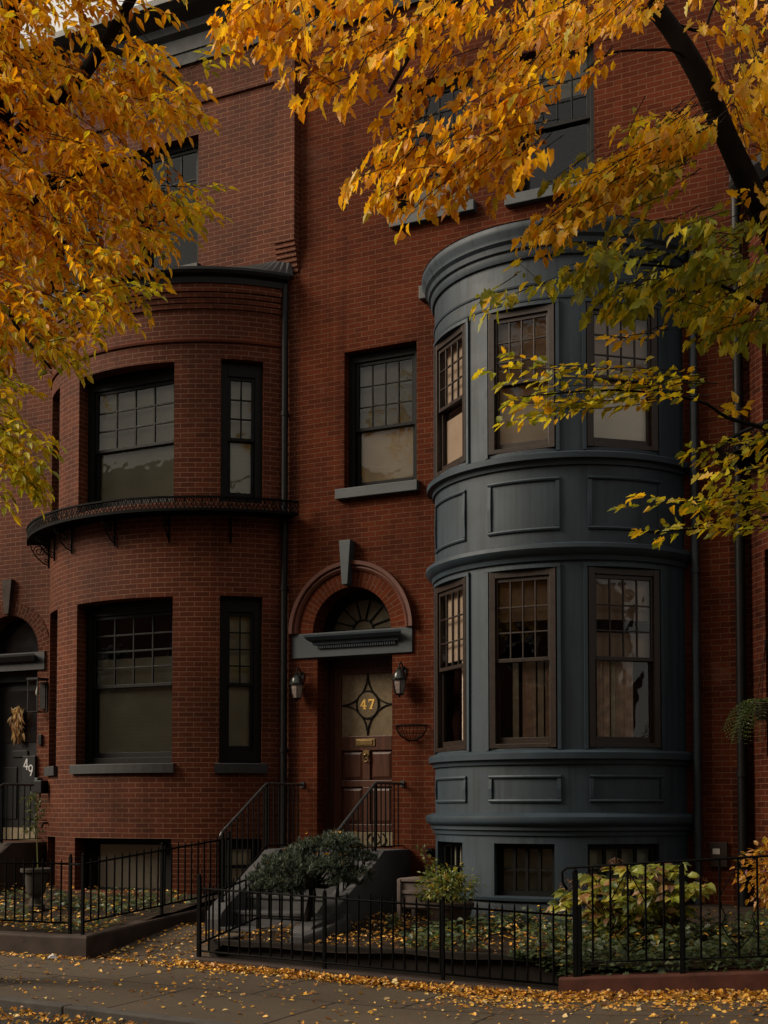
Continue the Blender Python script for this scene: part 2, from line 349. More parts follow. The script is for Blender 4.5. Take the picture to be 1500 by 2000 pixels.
# wall sheet with openings.  openings: (u0, u1, z0, z1, reveal depth, push direction or None, 'rect')
def wall(mb, u0, u1, z0, z1, ops, pos, du=None, mi=0, dz=None):
    us = {u0, u1}; zs = {z0, z1}
    for op in ops:
        us |= {max(u0, op[0]), min(u1, op[1])}; zs |= {max(z0, op[2]), min(z1, op[3])}
    us = sorted(us); zs = sorted(zs)
    if du:
        full = []
        for a, b in zip(us[:-1], us[1:]):
            k = max(1, int(math.ceil((b - a) / du))); full += [a + (b - a) * i / k for i in range(k)]
        us = full + [us[-1]]
    for a, b in zip(us[:-1], us[1:]):
        for c, d in zip(zs[:-1], zs[1:]):
            mu, mz = (a + b) / 2, (c + d) / 2
            if any(op[0] < mu < op[1] and op[2] < mz < op[3] for op in ops): continue
            mb.quad(pos(a, c), pos(b, c), pos(b, d), pos(a, d), [(a, c), (b, c), (b, d), (a, d)], mi)
    for op in ops:
        if len(op) < 5 or not op[4]: continue
        a, b, c, d, dep = op[:5]; push = Vector(op[5]) * dep
        def pp(u, z): return Vector(pos(u, z)) + push
        mb.quad(pos(a, c), pos(a, d), pp(a, d), pp(a, c), [(0, c), (0, d), (dep, d), (dep, c)], mi)
        mb.quad(pos(b, d), pos(b, c), pp(b, c), pp(b, d), [(.1, d), (.1, c), (dep + .1, c), (dep + .1, d)], mi)
        uu = [u for u in us if a <= u <= b]
        for x, y in zip(uu[:-1], uu[1:]):
            mb.quad(pos(x, d), pos(y, d), pp(y, d), pp(x, d), [(x, 0), (y, 0), (y, dep), (x, dep)], mi)
            mb.quad(pos(y, c), pos(x, c), pp(x, c), pp(y, c), [(y, 0), (x, 0), (x, dep), (y, dep)], mi)
def flat(Y): return lambda u, z: (u, Y, z)
def cyl(C, Rr): return lambda u, z: (C[0] + Rr * math.sin(u / Rr), C[1] - Rr * math.cos(u / Rr), z)
def arch_fill(mb, xc, rad, zs, ztop, Y, depth, n=24, mi=0, soffit_mi=None):
    """the wall between a semicircular head and the top of its rectangular opening, with the soffit"""
    pts = [(xc - rad * math.cos(math.pi * i / n), zs + rad * math.sin(math.pi * i / n)) for i in range(n + 1)]
    for (x0, a), (x1, b) in zip(pts[:-1], pts[1:]):
        mb.quad((x0, Y, a), (x1, Y, b), (x1, Y, ztop), (x0, Y, ztop), [(x0, a), (x1, b), (x1, ztop), (x0, ztop)], mi)
        sm = mi if soffit_mi is None else soffit_mi
        mb.quad((x1, Y, b), (x0, Y, a), (x0, Y + depth, a), (x1, Y + depth, b), [(0, a), (0, b), (depth, b), (depth, a)], sm)
def ring(mb, xc, zc, r0, r1, Y, thick, n=32, mi=0, a0=0., a1=math.pi):
    """half-ring of voussoirs; UV: v runs round the arch so that bricks stand radially"""
    rm = (r0 + r1) / 2
    def P(r, a, y): return (xc - r * math.cos(a), y, zc + r * math.sin(a))
    for i in range(n):
        a, b = a0 + (a1 - a0) * i / n, a0 + (a1 - a0) * (i + 1) / n; va, vb = a * rm, b * rm
        mb.quad(P(r0, a, Y), P(r0, b, Y), P(r1, b, Y), P(r1, a, Y), [(r0, va), (r0, vb), (r1, vb), (r1, va)], mi)
        mb.quad(P(r1, a, Y), P(r1, b, Y), P(r1, b, Y + thick), P(r1, a, Y + thick), [(0, va), (0, vb), (thick, vb), (thick, va)], mi)
        mb.quad(P(r0, b, Y), P(r0, a, Y), P(r0, a, Y + thick), P(r0, b, Y + thick), [(0, vb), (0, va), (thick, va), (thick, vb)], mi)
    for a, f in ((a0, 1), (a1, -1)):
        mb.quad(P(r0, a, Y), P(r1, a, Y), P(r1, a, Y + thick), P(r0, a, Y + thick), None, mi)

def frame_of(o, r): return (o, r, (r[1], -r[0], 0))          # O bottom centre, r to the right, n towards the street

def window(parent, fr, w, h, fmat=None, fw=.07, sw=.055, split=.5, cols=4, rows=3, mun=.022, low_cols=0, low_rows=0,
           blinds=(), curtain=None, top_extra=0.0, pane_mat=None, name='window', mat_in=None, depth=.13, sill_h=0.05, tilt=None):
    """double hung sash window. blinds: (b0, b1, material) as shares of the height; frame front plane at c = 0"""
    fmat = fmat or BLACKW; mb = MB(); a = w / 2
    for x0, x1 in ((-a, -a + fw), (a - fw, a)): mb.lbox(fr, x0, x1, -depth, 0, 0, h)
    mb.lbox(fr, -a + fw, a - fw, -depth, 0, h - fw - top_extra, h); mb.lbox(fr, -a + fw, a - fw, -depth, 0, 0, sill_h)
    ia = a - fw; zt = h - fw - top_extra; zb = sill_h; zm = zb + (zt - zb) * split
    panes = MB()
    def sash(z0, z1, c0, c1, cc, rr, bot, top):
        for x0, x1 in ((-ia, -ia + sw), (ia - sw, ia)): mb.lbox(fr, x0, x1, c0, c1, z0, z1)
        mb.lbox(fr, -ia + sw, ia - sw, c0, c1, z0, z0 + bot); mb.lbox(fr, -ia + sw, ia - sw, c0, c1, z1 - top, z1)
        gx0, gx1, gz0, gz1 = -ia + sw, ia - sw, z0 + bot, z1 - top; m0, m1 = c0 + .006, c1 - .004
        for i in range(1, cc):
            x = gx0 + (gx1 - gx0) * i / cc; mb.lbox(fr, x - mun / 2, x + mun / 2, m0, m1, gz0, gz1)
        for j in range(1, rr):
            z = gz0 + (gz1 - gz0) * j / rr; mb.lbox(fr, gx0, gx1, m0 + .002, m1 - .002, z - mun / 2, z + mun / 2)
        O, r, n = fr; cm = (c0 + c1) / 2
        t = random.uniform(-.004, .004) if tilt is None else tilt
        def p(x, z, c): return (O[0] + r[0] * x + n[0] * c, O[1] + r[1] * x + n[1] * c, O[2] + z)
        panes.quad(p(gx0, gz0, cm - t), p(gx1, gz0, cm + t), p(gx1, gz1, cm + t * .4), p(gx0, gz1, cm - t * .4))
    sash(zm - .02, zt, -.062, -.025, cols, rows, .045, .05)
    sash(zb, zm + .02, -.103, -.066, low_cols, low_rows, .075, .04)
    f = mb.build(name, fmat, parent, bevel=.004)
    panes.build('pane', pane_mat or GLASS, f)
    for b0, b1, bm in blinds:
        bb = MB(); bb.lbox(fr, -ia + .01, ia - .01, -.135, -.128, zb + (zt - zb) * b0, zb + (zt - zb) * b1); bb.build('blind', bm, f)
    if curtain:
        for x0, x1, z0, z1, cm in curtain:
            cb = MB(); k = 60; O, r, n = fr; lo = []; hi = []
            for i in range(k + 1):
                x = -ia + 2 * ia * (x0 + (x1 - x0) * i / k); c = -.165 + .016 * math.sin(i * 1.05 + 2 * math.sin(i * .21)) + .008 * math.sin(i * 2.7)
                lo.append((O[0] + r[0] * x + n[0] * c, O[1] + r[1] * x + n[1] * c, O[2] + zb + (zt - zb) * z0))
                hi.append((lo[-1][0], lo[-1][1], O[2] + zb + (zt - zb) * z1))
            cb.shared(lo + hi, [(i, i + 1, k + 2 + i, k + 1 + i) for i in range(k)]); cb.build('curtain', cm, f, smooth=True)
    return f

# ------------------------------------------------------------------ setting: ground, road, pavement
def gz(x):
    return float(np.interp(x, [-40, -6, -1.4, 0, 1.5, 4.3, 5.5, 7.5, 12, 60], [.0, 0, -.06, -.06, -.11, -.19, -.19, -.06, .05, .2]))
KERB_Y = -6.22
mb = MB(); mb.box(-220, 220, -220, 220, -1.4, -1.0); structure(mb.build('ground', SOIL))
def strip(y0, y1, dz0, dz1, name, mat, nx=120, ny=4, x0=-60, x1=60):
    mb = MB(); V = []; xs = np.linspace(x0, x1, nx + 1)
    for j in range(ny + 1):
        for x in xs:
            t = j / ny; V.append((x, y0 + (y1 - y0) * t, gz(x) + dz0 + (dz1 - dz0) * t + .012 * mnoise.noise(Vector((x * .6, (y0 + (y1 - y0) * t) * .9, 3)))))
    Fc = [(j * (nx + 1) + i, j * (nx + 1) + i + 1, (j + 1) * (nx + 1) + i + 1, (j + 1) * (nx + 1) + i) for j in range(ny) for i in range(nx)]
    mb.shared(V, Fc); return structure(mb.build(name, mat, smooth=True))
strip(KERB_Y - .05, -3.3, 0, 0, 'pavement', PAVE, 240, 8)
strip(-14.7, KERB_Y - .1, -.095, -.095, 'road', ASPH, 120, 6)
strip(-20.0, -14.6, -.02, .02, 'far_pavement', PAVE, 120, 4)
mb = MB()
for y0, y1 in ((KERB_Y - .15, KERB_Y), (-14.7, -14.52)):
    xs = np.arange(-40, 40.1, 2.0)
    for a, b in zip(xs[:-1], xs[1:]):
        b -= .008
        for q in range(4):
            c, d = a + (b - a) * q / 4, a + (b - a) * (q + 1) / 4
            za, zb = gz(c) + .012, gz(d) + .012
            P = [(c, y0, za - .4), (d, y0, zb - .4), (d, y1, zb - .4), (c, y1, za - .4), (c, y0, za), (d, y0, zb), (d, y1, zb), (c, y1, za)]
            mb.shared(P, [(0, 1, 5, 4), (4, 5, 6, 7), (2, 3, 7, 6)] + ([(3, 0, 4, 7)] if q == 0 else []) + ([(1, 2, 6, 5)] if q == 3 else []))
structure(mb.build('kerb', GRANITE, bevel=.015))
# garden beds (soil sheets that climb towards the walls)
def bed(x0, x1, y0, y1, zf, name='garden_bed', n=24):
    mb = MB(); V = []
    for j in range(n + 1):
        for i in range(n + 1):
            x, y = x0 + (x1 - x0) * i / n, y0 + (y1 - y0) * j / n
            V.append((x, y, zf(x, y) + .03 * mnoise.noise(Vector((x * 2, y * 2, 1)))))
    mb.shared(V, [(j * (n + 1) + i, j * (n + 1) + i + 1, (j + 1) * (n + 1) + i + 1, (j + 1) * (n + 1) + i) for j in range(n) for i in range(n)])
    return structure(mb.build(name, SOIL, smooth=True))
def lin(y, ya, za, yb, zb): t = min(1, max(0, (y - ya) / (yb - ya))); return za + (zb - za) * t
bz49 = lambda x, y: lin(y, -3.6, .14, -.5, .50)
bz47 = lambda x, y: lin(y, -3.05, .10, -1.0, .30) if x > 1.5 else lin(y, -3.3, -.02, -2.2, .2)
bz45 = lambda x, y: lin(y, -3.25, .06 + .06 * (x - 5.6), -.6, .50)
bed(-7.0, .02, -3.55, .3, bz49); bed(1.40, 5.62, -3.2, .3, bz47); bed(5.62, 11.5, -3.2, .3, bz45)
pathz = lambda x, y: lin(y, -3.5, gz(x) + .01, -2.0, .17)
mb = MB(); n = 12; V = [(.05 + 1.33 * i / n, -3.5 + 3.0 * j / n, pathz(.05 + 1.33 * i / n, -3.5 + 3.0 * j / n)) for j in range(n + 1) for i in range(n + 1)]
mb.shared(V, [(j * (n + 1) + i, j * (n + 1) + i + 1, (j + 1) * (n + 1) + i + 1, (j + 1) * (n + 1) + i) for j in range(n) for i in range(n)])
structure(mb.build('path', PAVE, smooth=True))

# ------------------------------------------------------------------ houses
LC, LR, LA = (-1.599, 1.598), 2.584, math.asin(2.031 / 2.584)     # brick bay of the left house
GC, GR, GA = (4.33, .4805), 1.679, math.asin(1.609 / 1.679)        # grey bay of the middle house
TOP = 12.75
def shell(parent, x0, x1, ztop, y1=9.0, mat=DARKROOM):
    mb = MB(); mb.box(x0, x0 + .06, .25, y1, .0, ztop); mb.box(x1 - .06, x1, .25, y1, .0, ztop); mb.box(x0 + .06, x1 - .06, y1 - .1, y1, 0, ztop)
    for z in (1.0, 5.0, 8.62): mb.box(x0 + .06, x1 - .06, 1.3, y1 - .1, z, z + .12)
    mb.build('house_walls', mat, parent)
    mb = MB(); mb.box(x0, x1, -.02, y1, ztop + .004, ztop + .25); mb.build('roof', SLATE, parent)

# ---- middle house (number 47)
h47 = thing('brick_house', 'red brick house with round blue-grey bay, arched doorway and wooden door numbered 47', 'house', (3.5, 0, 0))
X0, X1 = .66, 6.47
mb = MB()
bx0, bx1 = GC[0] - 1.609, GC[0] + 1.609
ops = [(1.375, 2.447, 5.87, 7.74, .24, (0, 1, 0)), (2.16, 3.25, 9.41, 11.2, .24, (0, 1, 0)), (3.80, 4.87, 9.37, 11.2, .24, (0, 1, 0)),
       (.97, 2.09, 1.09, 3.64, .30, (0, 1, 0)), (.907, 2.075, 3.97, 4.56, 0), (bx0, bx1, -.3, 8.1, 0), (.98, 2.08, 3.64, 3.97, 0)]
wall(mb, X0, X1, -.4, TOP, ops, flat(0.0), du=.6)
arch_fill(mb, 1.491, .584, 3.97, 4.56, 0.0, .36)
mb.build('wall', BR47, h47)
shell(h47, X0 - .2, X1, TOP)
# arch: brick ring, moulded hood, keystone
mb = MB(); ring(mb, 1.491, 3.972, .586, .80, -.012, .05, 40); mb.build('arch_ring', ARCHB, h47)
mb = MB()
prof = [(.80, 0), (.80, .035), (.835, .06), (.86, .05), (.875, .085), (.925, .09), (.925, 0)]
secs = []
for i in range(49):
    a = math.pi * i / 48
    secs.append([(1.491 - r * math.cos(a), -d, 3.972 + r * math.sin(a)) for r, d in prof])
mb.sweep(secs); mb.build('hood_moulding', TERRA, h47, smooth=True, angle=R(30))
mb = MB(); fr = ((1.455, -.0, 0), (1, 0, 0), (0, -1, 0))
mb.prism([(-.042, 4.575), (.042, 4.575), (.086, 5.165), (-.086, 5.165)], fr, 0, .14); mb.build('keystone', STONEG, h47, bevel=.006)
# lintel with little dentilled cornice
mb = MB(); mb.box(.588, 2.393, -.03, .31, 3.637, 3.968); mb.build('lintel', STONEG, h47, bevel=.006)
mb = MB()
pr = [(-.03, 3.79), (-.075, 3.80), (-.085, 3.835), (-.125, 3.855), (-.165, 3.90), (-.17, 3.925), (-.03, 3.93)]
mb.sweep([[(x + s * (-(y + .03)), y, z) for y, z in pr] for x, s in ((.985, -1), (2.165, 1))]); mb.build('cornice', GREYP, h47)
mb = MB()
for i in range(34): x = 1.0 + i * .0345; mb.box(x, x + .018, -.062, -.031, 3.752, 3.788)
mb.build('dentil_course', GREYD, h47)
# fanlight
mb = MB(); fy = .33
def arcpts(r, n=24): return [(1.491 - r * math.cos(math.pi * i / n), 3.975 + r * math.sin(math.pi * i / n)) for i in range(n + 1)]
for r0, r1, d in ((.50, .60, .06), (.455, .50, .03)):
    o, i_ = arcpts(r1), arcpts(r0)
    for k in range(24):
        mb.shared([(i_[k][0], fy - d, i_[k][1]), (i_[k + 1][0], fy - d, i_[k + 1][1]), (o[k + 1][0], fy - d, o[k + 1][1]), (o[k][0], fy - d, o[k][1]),
                   (i_[k][0], fy + .02, i_[k][1]), (i_[k + 1][0], fy + .02, i_[k + 1][1])], [(0, 1, 2, 3), (1, 0, 4, 5)])
mb.box(.90, 2.08, fy - .06, fy + .02, 3.97, 4.03)
fan = mb.build('fanlight', BLACKW, h47)
mb = MB(); mb.poly([(x, fy + .012, z) for x, z in arcpts(.5)][::-1]); mb.build('pane', FANG, fan)
mb = MB()
mb.tube([(1.491 - .15 * math.cos(a), fy, 4.03 + .13 * math.sin(a)) for a in np.linspace(0, math.pi, 14)], .012, 6)
for a in np.linspace(math.pi * .12, math.pi * .88, 6): mb.tube([(1.491 - .15 * math.cos(a), fy, 4.03 + .13 * math.sin(a)), (1.491 - .48 * math.cos(a), fy, 3.99 + .47 * math.sin(a))], .010, 6)
mb.build('glazing_bar', BLACKW, fan)
# door case and door
mb = MB(); dy = .30
mb.box(.905, 1.04, .30, .42, 1.09, 3.60); mb.box(2.03, 2.16, .30, .42, 1.09, 3.60); mb.box(.905, 2.16, .30, .42, 3.52, 3.66)
mb.box(.975, 1.0, .2, .30, 1.09, 3.6); mb.box(2.06, 2.088, .2, .30, 1.09, 3.6)
mb.build('door_frame', DOORD, h47, bevel=.008)
mb = MB(); D0, D1, DZ0, DZ1 = 1.04, 2.03, 1.30, 3.52; dw = .33; GX0, GX1, GZ0, GZ1 = 1.155, 1.925, 2.585, 3.43
def dbox(x0, x1, z0, z1, y0=.33, y1=.38): mb.box(x0, x1, y0, y1, z0, z1)
dbox(D0, GX0, DZ0, DZ1); dbox(GX1, D1, DZ0, DZ1); dbox(GX0, GX1, GZ1, DZ1); dbox(GX0, GX1, 2.39, GZ0); dbox(GX0, GX1, 1.90, 1.99); dbox(GX0, GX1, DZ0, 1.40)
xm = 1.54
dbox(xm - .055, xm + .055, 1.99, 2.39); dbox(xm - .055, xm + .055, 1.40, 1.90)
door = mb.build('door', DOORW, h47, bevel=.007)
mb = MB()
for x0, x1 in ((GX0, xm - .055), (xm + .055, GX1)):
    for z0, z1 in ((1.99, 2.39), (1.40, 1.90)):
        O = [(x0, .368, z0), (x1, .368, z0), (x1, .368, z1), (x0, .368, z1)]; k = .05
        I = [(x0 + k, .345, z0 + k), (x1 - k, .345, z0 + k), (x1 - k, .345, z1 - k), (x0 + k, .345, z1 - k)]
        mb.shared(O + I, [(0, 1, 5, 4), (1, 2, 6, 5), (2, 3, 7, 6), (3, 0, 4, 7), (4, 5, 6, 7)])
mb.build('door_panel', DOORW, door)
mb = MB(); mb.quad((GX0, .36, GZ0), (GX1, .36, GZ0), (GX1, .36, GZ1), (GX0, .36, GZ1)); mb.build('door_glass', FROST, door)
# leaded star and ring
mb = MB(); cx, cz = (GX0 + GX1) / 2 + .01, (GZ0 + GZ1) / 2; hw, hh = (GX1 - GX0) / 2, (GZ1 - GZ0) / 2
for sx, sz in ((1, 1), (1, -1), (-1, 1), (-1, -1)):
    pts = []
    for i in range(15):
        t = i / 14 * math.pi / 2
        pts.append((cx + sx * hw * (1 - math.sin(t)) * 1.0, .352, cz + sz * hh * (1 - math.cos(t))))
    # an arc that curves in towards the middle
    mb.tube(pts, .0105, 6)
mb.tube([(cx + .165 * math.cos(a), .352, cz + .185 * math.sin(a)) for a in np.linspace(0, 2 * math.pi, 33)], .0125, 6, cap=False)
mb.build('glazing_bar', BLACKW, door)
mb = MB(); mb.prism([(.150 * math.cos(a), .170 * math.sin(a)) for a in np.linspace(0, 2 * math.pi, 29)[:-1]], ((cx, .352, cz), (1, 0, 0), (0, -1, 0)), 0, .002)
mb.build('number_disc', FROST, door)
def digit(mb, ch, fr, h, w, c0, c1):
    lift = [0]
    def P(pts): lift[0] += .00012; mb.prism([(x * w, z * h) for x, z in pts], fr, c0, c1 + lift[0])
    if ch == '4':
        P([(0, .26), (.0, .38), (.56, 1.0), (.80, 1.0), (.80, .98), (.24, .38)]); P([(.24, .26), (.24, .38), (1.0, .38), (1.0, .26)])
        P([(.56, .0), (.80, .0), (.80, .26), (.56, .26)]); P([(.56, .38), (.80, .38), (.80, .96), (.56, .82)]); P([(.40, 0), (.56, 0), (.56, .09), (.40, .09)]); P([(.80, 0), (.96, 0), (.96, .09), (.80, .09)])
    if ch == '7':
        P([(.05, .83), (1.0, .83), (1.0, 1.0), (.05, 1.0)]); P([(.05, .66), (.16, .66), (.16, .83), (.05, .83)])
        P([(.70, .83), (1.0, .83), (.56, .09), (.28, .09)]); P([(.16, 0), (.72, 0), (.72, .09), (.16, .09)])
    if ch == '9':
        o = [(.5 + .48 * math.cos(a), .68 + .32 * math.sin(a)) for a in np.linspace(0, 2 * math.pi, 25)]; i_ = [(.5 + .27 * math.cos(a), .68 + .19 * math.sin(a)) for a in np.linspace(0, 2 * math.pi, 25)]
        for k in range(24): P([o[k], o[k + 1], i_[k + 1], i_[k]])
        P([(.77, .68), (.98, .68), (.93, .42), (.72, .45)]); P([(.72, .45), (.93, .42), (.62, .0), (.36, .0)])
    if ch == '4p':
        P([(0, .24), (.0, .36), (.52, 1.0), (.76, 1.0), (.22, .36)]); P([(.22, .24), (.22, .36), (1.0, .36), (1.0, .24)]); P([(.56, .0), (.76, .0), (.76, .24), (.56, .24)]); P([(.56, .36), (.76, .36), (.76, .98), (.56, .74)])
mb = MB(); fr = ((cx - .108, .349, cz - .060), (1, 0, 0), (0, -1, 0)); digit(mb, '4', fr, .135, .095, 0, .004)
fr = ((cx + .012, .349, cz - .060), (1, 0, 0), (0, -1, 0)); digit(mb, '7', fr, .135, .092, 0, .004)
mb.build('house_number', GOLD, door)
mb = MB(); mb.box(1.385, 1.675, .318, .330, 2.445, 2.545); mb.box(1.405, 1.640, .308, .318, 2.462, 2.528); mb.build('mail_slot', BRASS, door, bevel=.004)
mb = MB(); kz = 2.30
mb.prism([(.047 * math.cos(a), .062 * math.sin(a)) for a in np.linspace(0, 2 * math.pi, 21)[:-1]], ((xm, .33, kz + .04), (1, 0, 0), (0, -1, 0)), 0, .012)
mb.lathe([(.0, -.02), (.02, -.012), (.026, .0), (.02, .014), (0, .022)], (xm, .308, kz + .03), 10)
mb.tube([(xm + .040 * math.sin(a), .306, kz - .012 - .048 * math.cos(a)) for a in np.linspace(-2.5, 2.5, 17)], .007, 6)
mb.build('door_knocker', BRASS, door, smooth=True, angle=R(40))
mb = MB(); mb.box(1.04, 2.03, .325, .40, 1.10, 1.295); kick = mb.build('kick_panel', CREAM, door, bevel=.004)
mb = MB()
for s in (-1, 1):
    c0 = 1.70 + s * .085
    mb.tube([(c0 + s * .075 * math.sin(t) * (1 - .45 * t / 3), .318, 1.115 + .165 * t / 3.0) for t in np.linspace(0, 3.0, 14)], .008, 6)
    mb.tube([(1.70 + s * .012, .318, 1.115 + .02), (1.70 + s * .06, .318, 1.19), (1.70 + s * .02, .318, 1.27)], .006, 6)
mb.build('scroll_ornament', BLACKW, kick)
# sills and windows on the wall
for (x0, x1, z) in ((1.285, 2.495, 5.87), (2.095, 3.30, 9.41), (3.72, 4.87, 9.37)):
    mb = MB(); mb.box(x0, x1, -.10, .16, z - .135, z + .002); mb.build('window_sill', STONEG, h47, bevel=.008)
def wfr(x0, x1, y, z): return frame_of(((x0 + x1) / 2, y, z), (1, 0, 0))
window(h47, wfr(1.38, 2.442, .13, 5.872), 1.062, 1.86, fw=.085, split=.46, cols=4, rows=3, top_extra=.03, mun=.016, blinds=((0, .47, BLINDC), (.47, 1.0, BLINDG)))
window(h47, wfr(2.165, 3.245, .13, 9.412), 1.08, 1.78, fw=.085, split=.5, cols=4, rows=3, mun=.016, blinds=((.0, .3, BLINDC),))
window(h47, wfr(3.805, 4.865, .13, 9.372), 1.06, 1.82, fw=.085, split=.5, cols=4, rows=3, mun=.016, blinds=((.72, 1, BLINDG),))
# ---- the grey round bay
mb = MB(); aC, aS0, aS1 = R(14.16), R(26.2), R(57.0); uu = lambda a: a * GR
bops = []
for z0, z1 in ((2.30, 4.37), (5.755, 7.44)):
    for a, b in ((-aC, aC), (aS0, aS1), (-aS1, -aS0)):
        m = (a + b) / 2; bops.append((uu(a), uu(b), z0, z1, .12, (-math.sin(m), math.cos(m), 0)))
bsm = ((-R(12.5), R(12.8)), (R(25.5), R(56)), (-R(56), -R(30)))
for a, b in bsm:
    m = (a + b) / 2; bops.append((uu(a), uu(b), .60, 1.205, .16, (-math.sin(m), math.cos(m), 0)))
wall(mb, -uu(GA), uu(GA), -.2, 8.12, bops, cyl(GC, GR), du=.08)
mb.build('bay_wall', GREYP, h47)
def band(prof, mat, name, C=GC, A=GA, n=48, ext=0, sm=True):
    mb = MB(); mb.arcband(C, prof, -A - ext, A + ext, n); return mb.build(name, mat, h47 if C is GC else h49, smooth=sm, angle=R(35))
g = GR
band([(g - .02, 5.545), (g + .03, 5.55), (g + .04, 5.60), (g + .10, 5.615), (g + .105, 5.675), (g + .085, 5.69), (g - .02, 5.72)], GREYD, 'sill_ledge')
band([(g - .02, 4.44), (g + .03, 4.45), (g + .045, 4.50), (g + .09, 4.53), (g + .12, 4.58), (g + .115, 4.625), (g - .02, 4.665)], GREYD, 'string_course')
band([(g - .02, 2.11), (g + .03, 2.115), (g + .04, 2.16), (g + .085, 2.175), (g + .09, 2.245), (g + .07, 2.262), (g - .02, 2.285)], GREYD, 'sill_ledge')
band([(g - .02, 1.29), (g + .025, 1.30), (g + .03, 1.345), (g + .06, 1.36), (g + .06, 1.40), (g + .105, 1.425), (g + .125, 1.46), (g + .12, 1.515), (g + .10, 1.53), (g - .02, 1.565)], GREYD, 'string_course')
band([(g - .02, -.2), (g + .06, -.2), (g + .06, .50), (g + .045, .535), (g - .02, .55)], GREYP, 'plinth')
band([(g - .02, .552), (g + .085, .552), (g + .09, .585), (g - .02, .60)], GREYD, 'basement_sill')
band([(g - .02, 7.50), (g + .012, 7.502), (g + .016, 7.522), (g - .02, 7.53)], GREYD, 'frieze_bead')
band([(g - .02, 7.68), (g + .012, 7.682), (g + .018, 7.702), (g - .02, 7.71)], GREYD, 'frieze_bead')
band([(g - .02, 8.00), (g + .03, 8.01), (g + .05, 8.06), (g + .05, 8.10), (g + .08, 8.12), (g + .09, 8.18), (g + .125, 8.215), (g + .13, 8.26), (g + .16, 8.31), (g + .165, 8.37), (g + .15, 8.40), (g - .02, 8.43)], GREYP, 'bay_cornice')
mb = MB(); cap = [(GC[0] + (g + .16) * math.sin(a), min(-.005, GC[1] - (g + .16) * math.cos(a)), 8.405) for a in np.linspace(-GA - .02, GA + .02, 40)]
apex = [(p[0], -.005, 8.56) for p in cap]
for i in range(39): mb.quad(cap[i], cap[i + 1], apex[i + 1], apex[i])
mb.build('bay_roof', COPPER, h47)
# little wings where the cornice dies into the wall
for a, b in ((-1.79, -1.60), (1.60, 1.79)): mb = MB(); mb.box(GC[0] + a, GC[0] + b, -.14, .0, 8.22, 8.40); mb.build('cornice_return', COPPER, h47, bevel=.01)
# raised panels and window casings
def cpt(a, r, z): return (GC[0] + r * math.sin(a), GC[1] - r * math.cos(a), z)
def panel(a0, a1, z0, z1):
    mb = MB(); t = .042; da = t / g
    def rib(A0, A1, Z0, Z1):
        n = max(1, int((A1 - A0) / .06))
        mb.arcband(GC, [(g - .01, Z0), (g + .022, Z0 + .004), (g + .03, (Z0 + Z1) / 2), (g + .022, Z1 - .004), (g - .01, Z1)], A0, A1, n)
    rib(a0, a1, z0, z0 + t); rib(a0, a1, z1 - t, z1)
    rib(a0, a0 + da, z0 + t, z1 - t); rib(a1 - da, a1, z0 + t, z1 - t)
    mb.build('panel_moulding', GREYD, h47)
for z0, z1 in ((4.80, 5.42), (1.675, 1.995)):
    panel(-R(14.5), R(15.5), z0, z1); panel(R(26.5), R(58), z0, z1); panel(-R(57), -R(27), z0, z1)
for z0, z1 in ((2.285, 4.40), (5.72, 7.47)):
    for a, b in ((-aC, aC), (aS0, aS1), (-aS1, -aS0)):
        mb = MB(); e = .045 / g
        mb.arcband(GC, [(g - .01, z0), (g + .028, z0), (g + .028, z1), (g - .01, z1)], a - e, a - .003, 2); mb.arcband(GC, [(g - .01, z0), (g + .028, z0), (g + .028, z1), (g - .01, z1)], b + .003, b + e, 2)
        mb.arcband(GC, [(g - .01, z1 - .028), (g + .032, z1 - .028), (g + .032, z1 + .012), (g - .01, z1 + .012)], a - e, b + e, 10)
        mb.build('window_casing', GREYD, h47)
# bay windows
def bay_window(C, Rr, a0, a1, z0, z1, parent, proud=.03, **kw):
    m = (a0 + a1) / 2; hlf = (a1 - a0) / 2; d = Rr * math.cos(hlf) + proud
    o = (C[0] + d * math.sin(m), C[1] - d * math.cos(m), z0); r = (math.cos(m), math.sin(m), 0)
    return window(parent, frame_of(o, r), 2 * Rr * math.sin(hlf) - .006, z1 - z0, **kw)
for a, b, bl, cu in ((-aC, aC, ((.74, 1, BLINDB),), ((.24, .34, 0, .50, CURTW), (.42, .66, 0, .5, CURT), (.70, .80, .0, .5, CURTW), (.84, 1, 0, .5, CURT))),
                     (aS0, aS1, ((.74, 1, BLINDB), (.51, .66, BLINDB)), ((.0, .07, 0, .5, CURTW), (.12, .34, 0, .5, CURT), (.44, .74, 0, .5, CURT), (.36, .43, 0, .5, CURTW))),
                     (-aS1, -aS0, ((.55, 1, BLINDB),), ((.55, 1, 0, .55, CURT),))):
    bay_window(GC, GR, a, b, 2.305, 4.365, h47, fmat=BROWNW, fw=.075, sw=.028, split=.50, cols=4, rows=3, mun=.018, blinds=bl, curtain=cu)
for a, b, bl in ((-aC, aC, ((0, .34, BLINDW), (.34, 1, BLINDB))), (aS0, aS1, ((0, .46, BLINDW), (.46, 1, BLINDB))), (-aS1, -aS0, ((0, .42, BLINDB), (.5, 1, BLINDB)))):
    bay_window(GC, GR, a, b, 5.76, 7.435, h47, fmat=BROWNW, fw=.075, sw=.028, split=.50, cols=4, rows=3, mun=.018, blinds=bl)
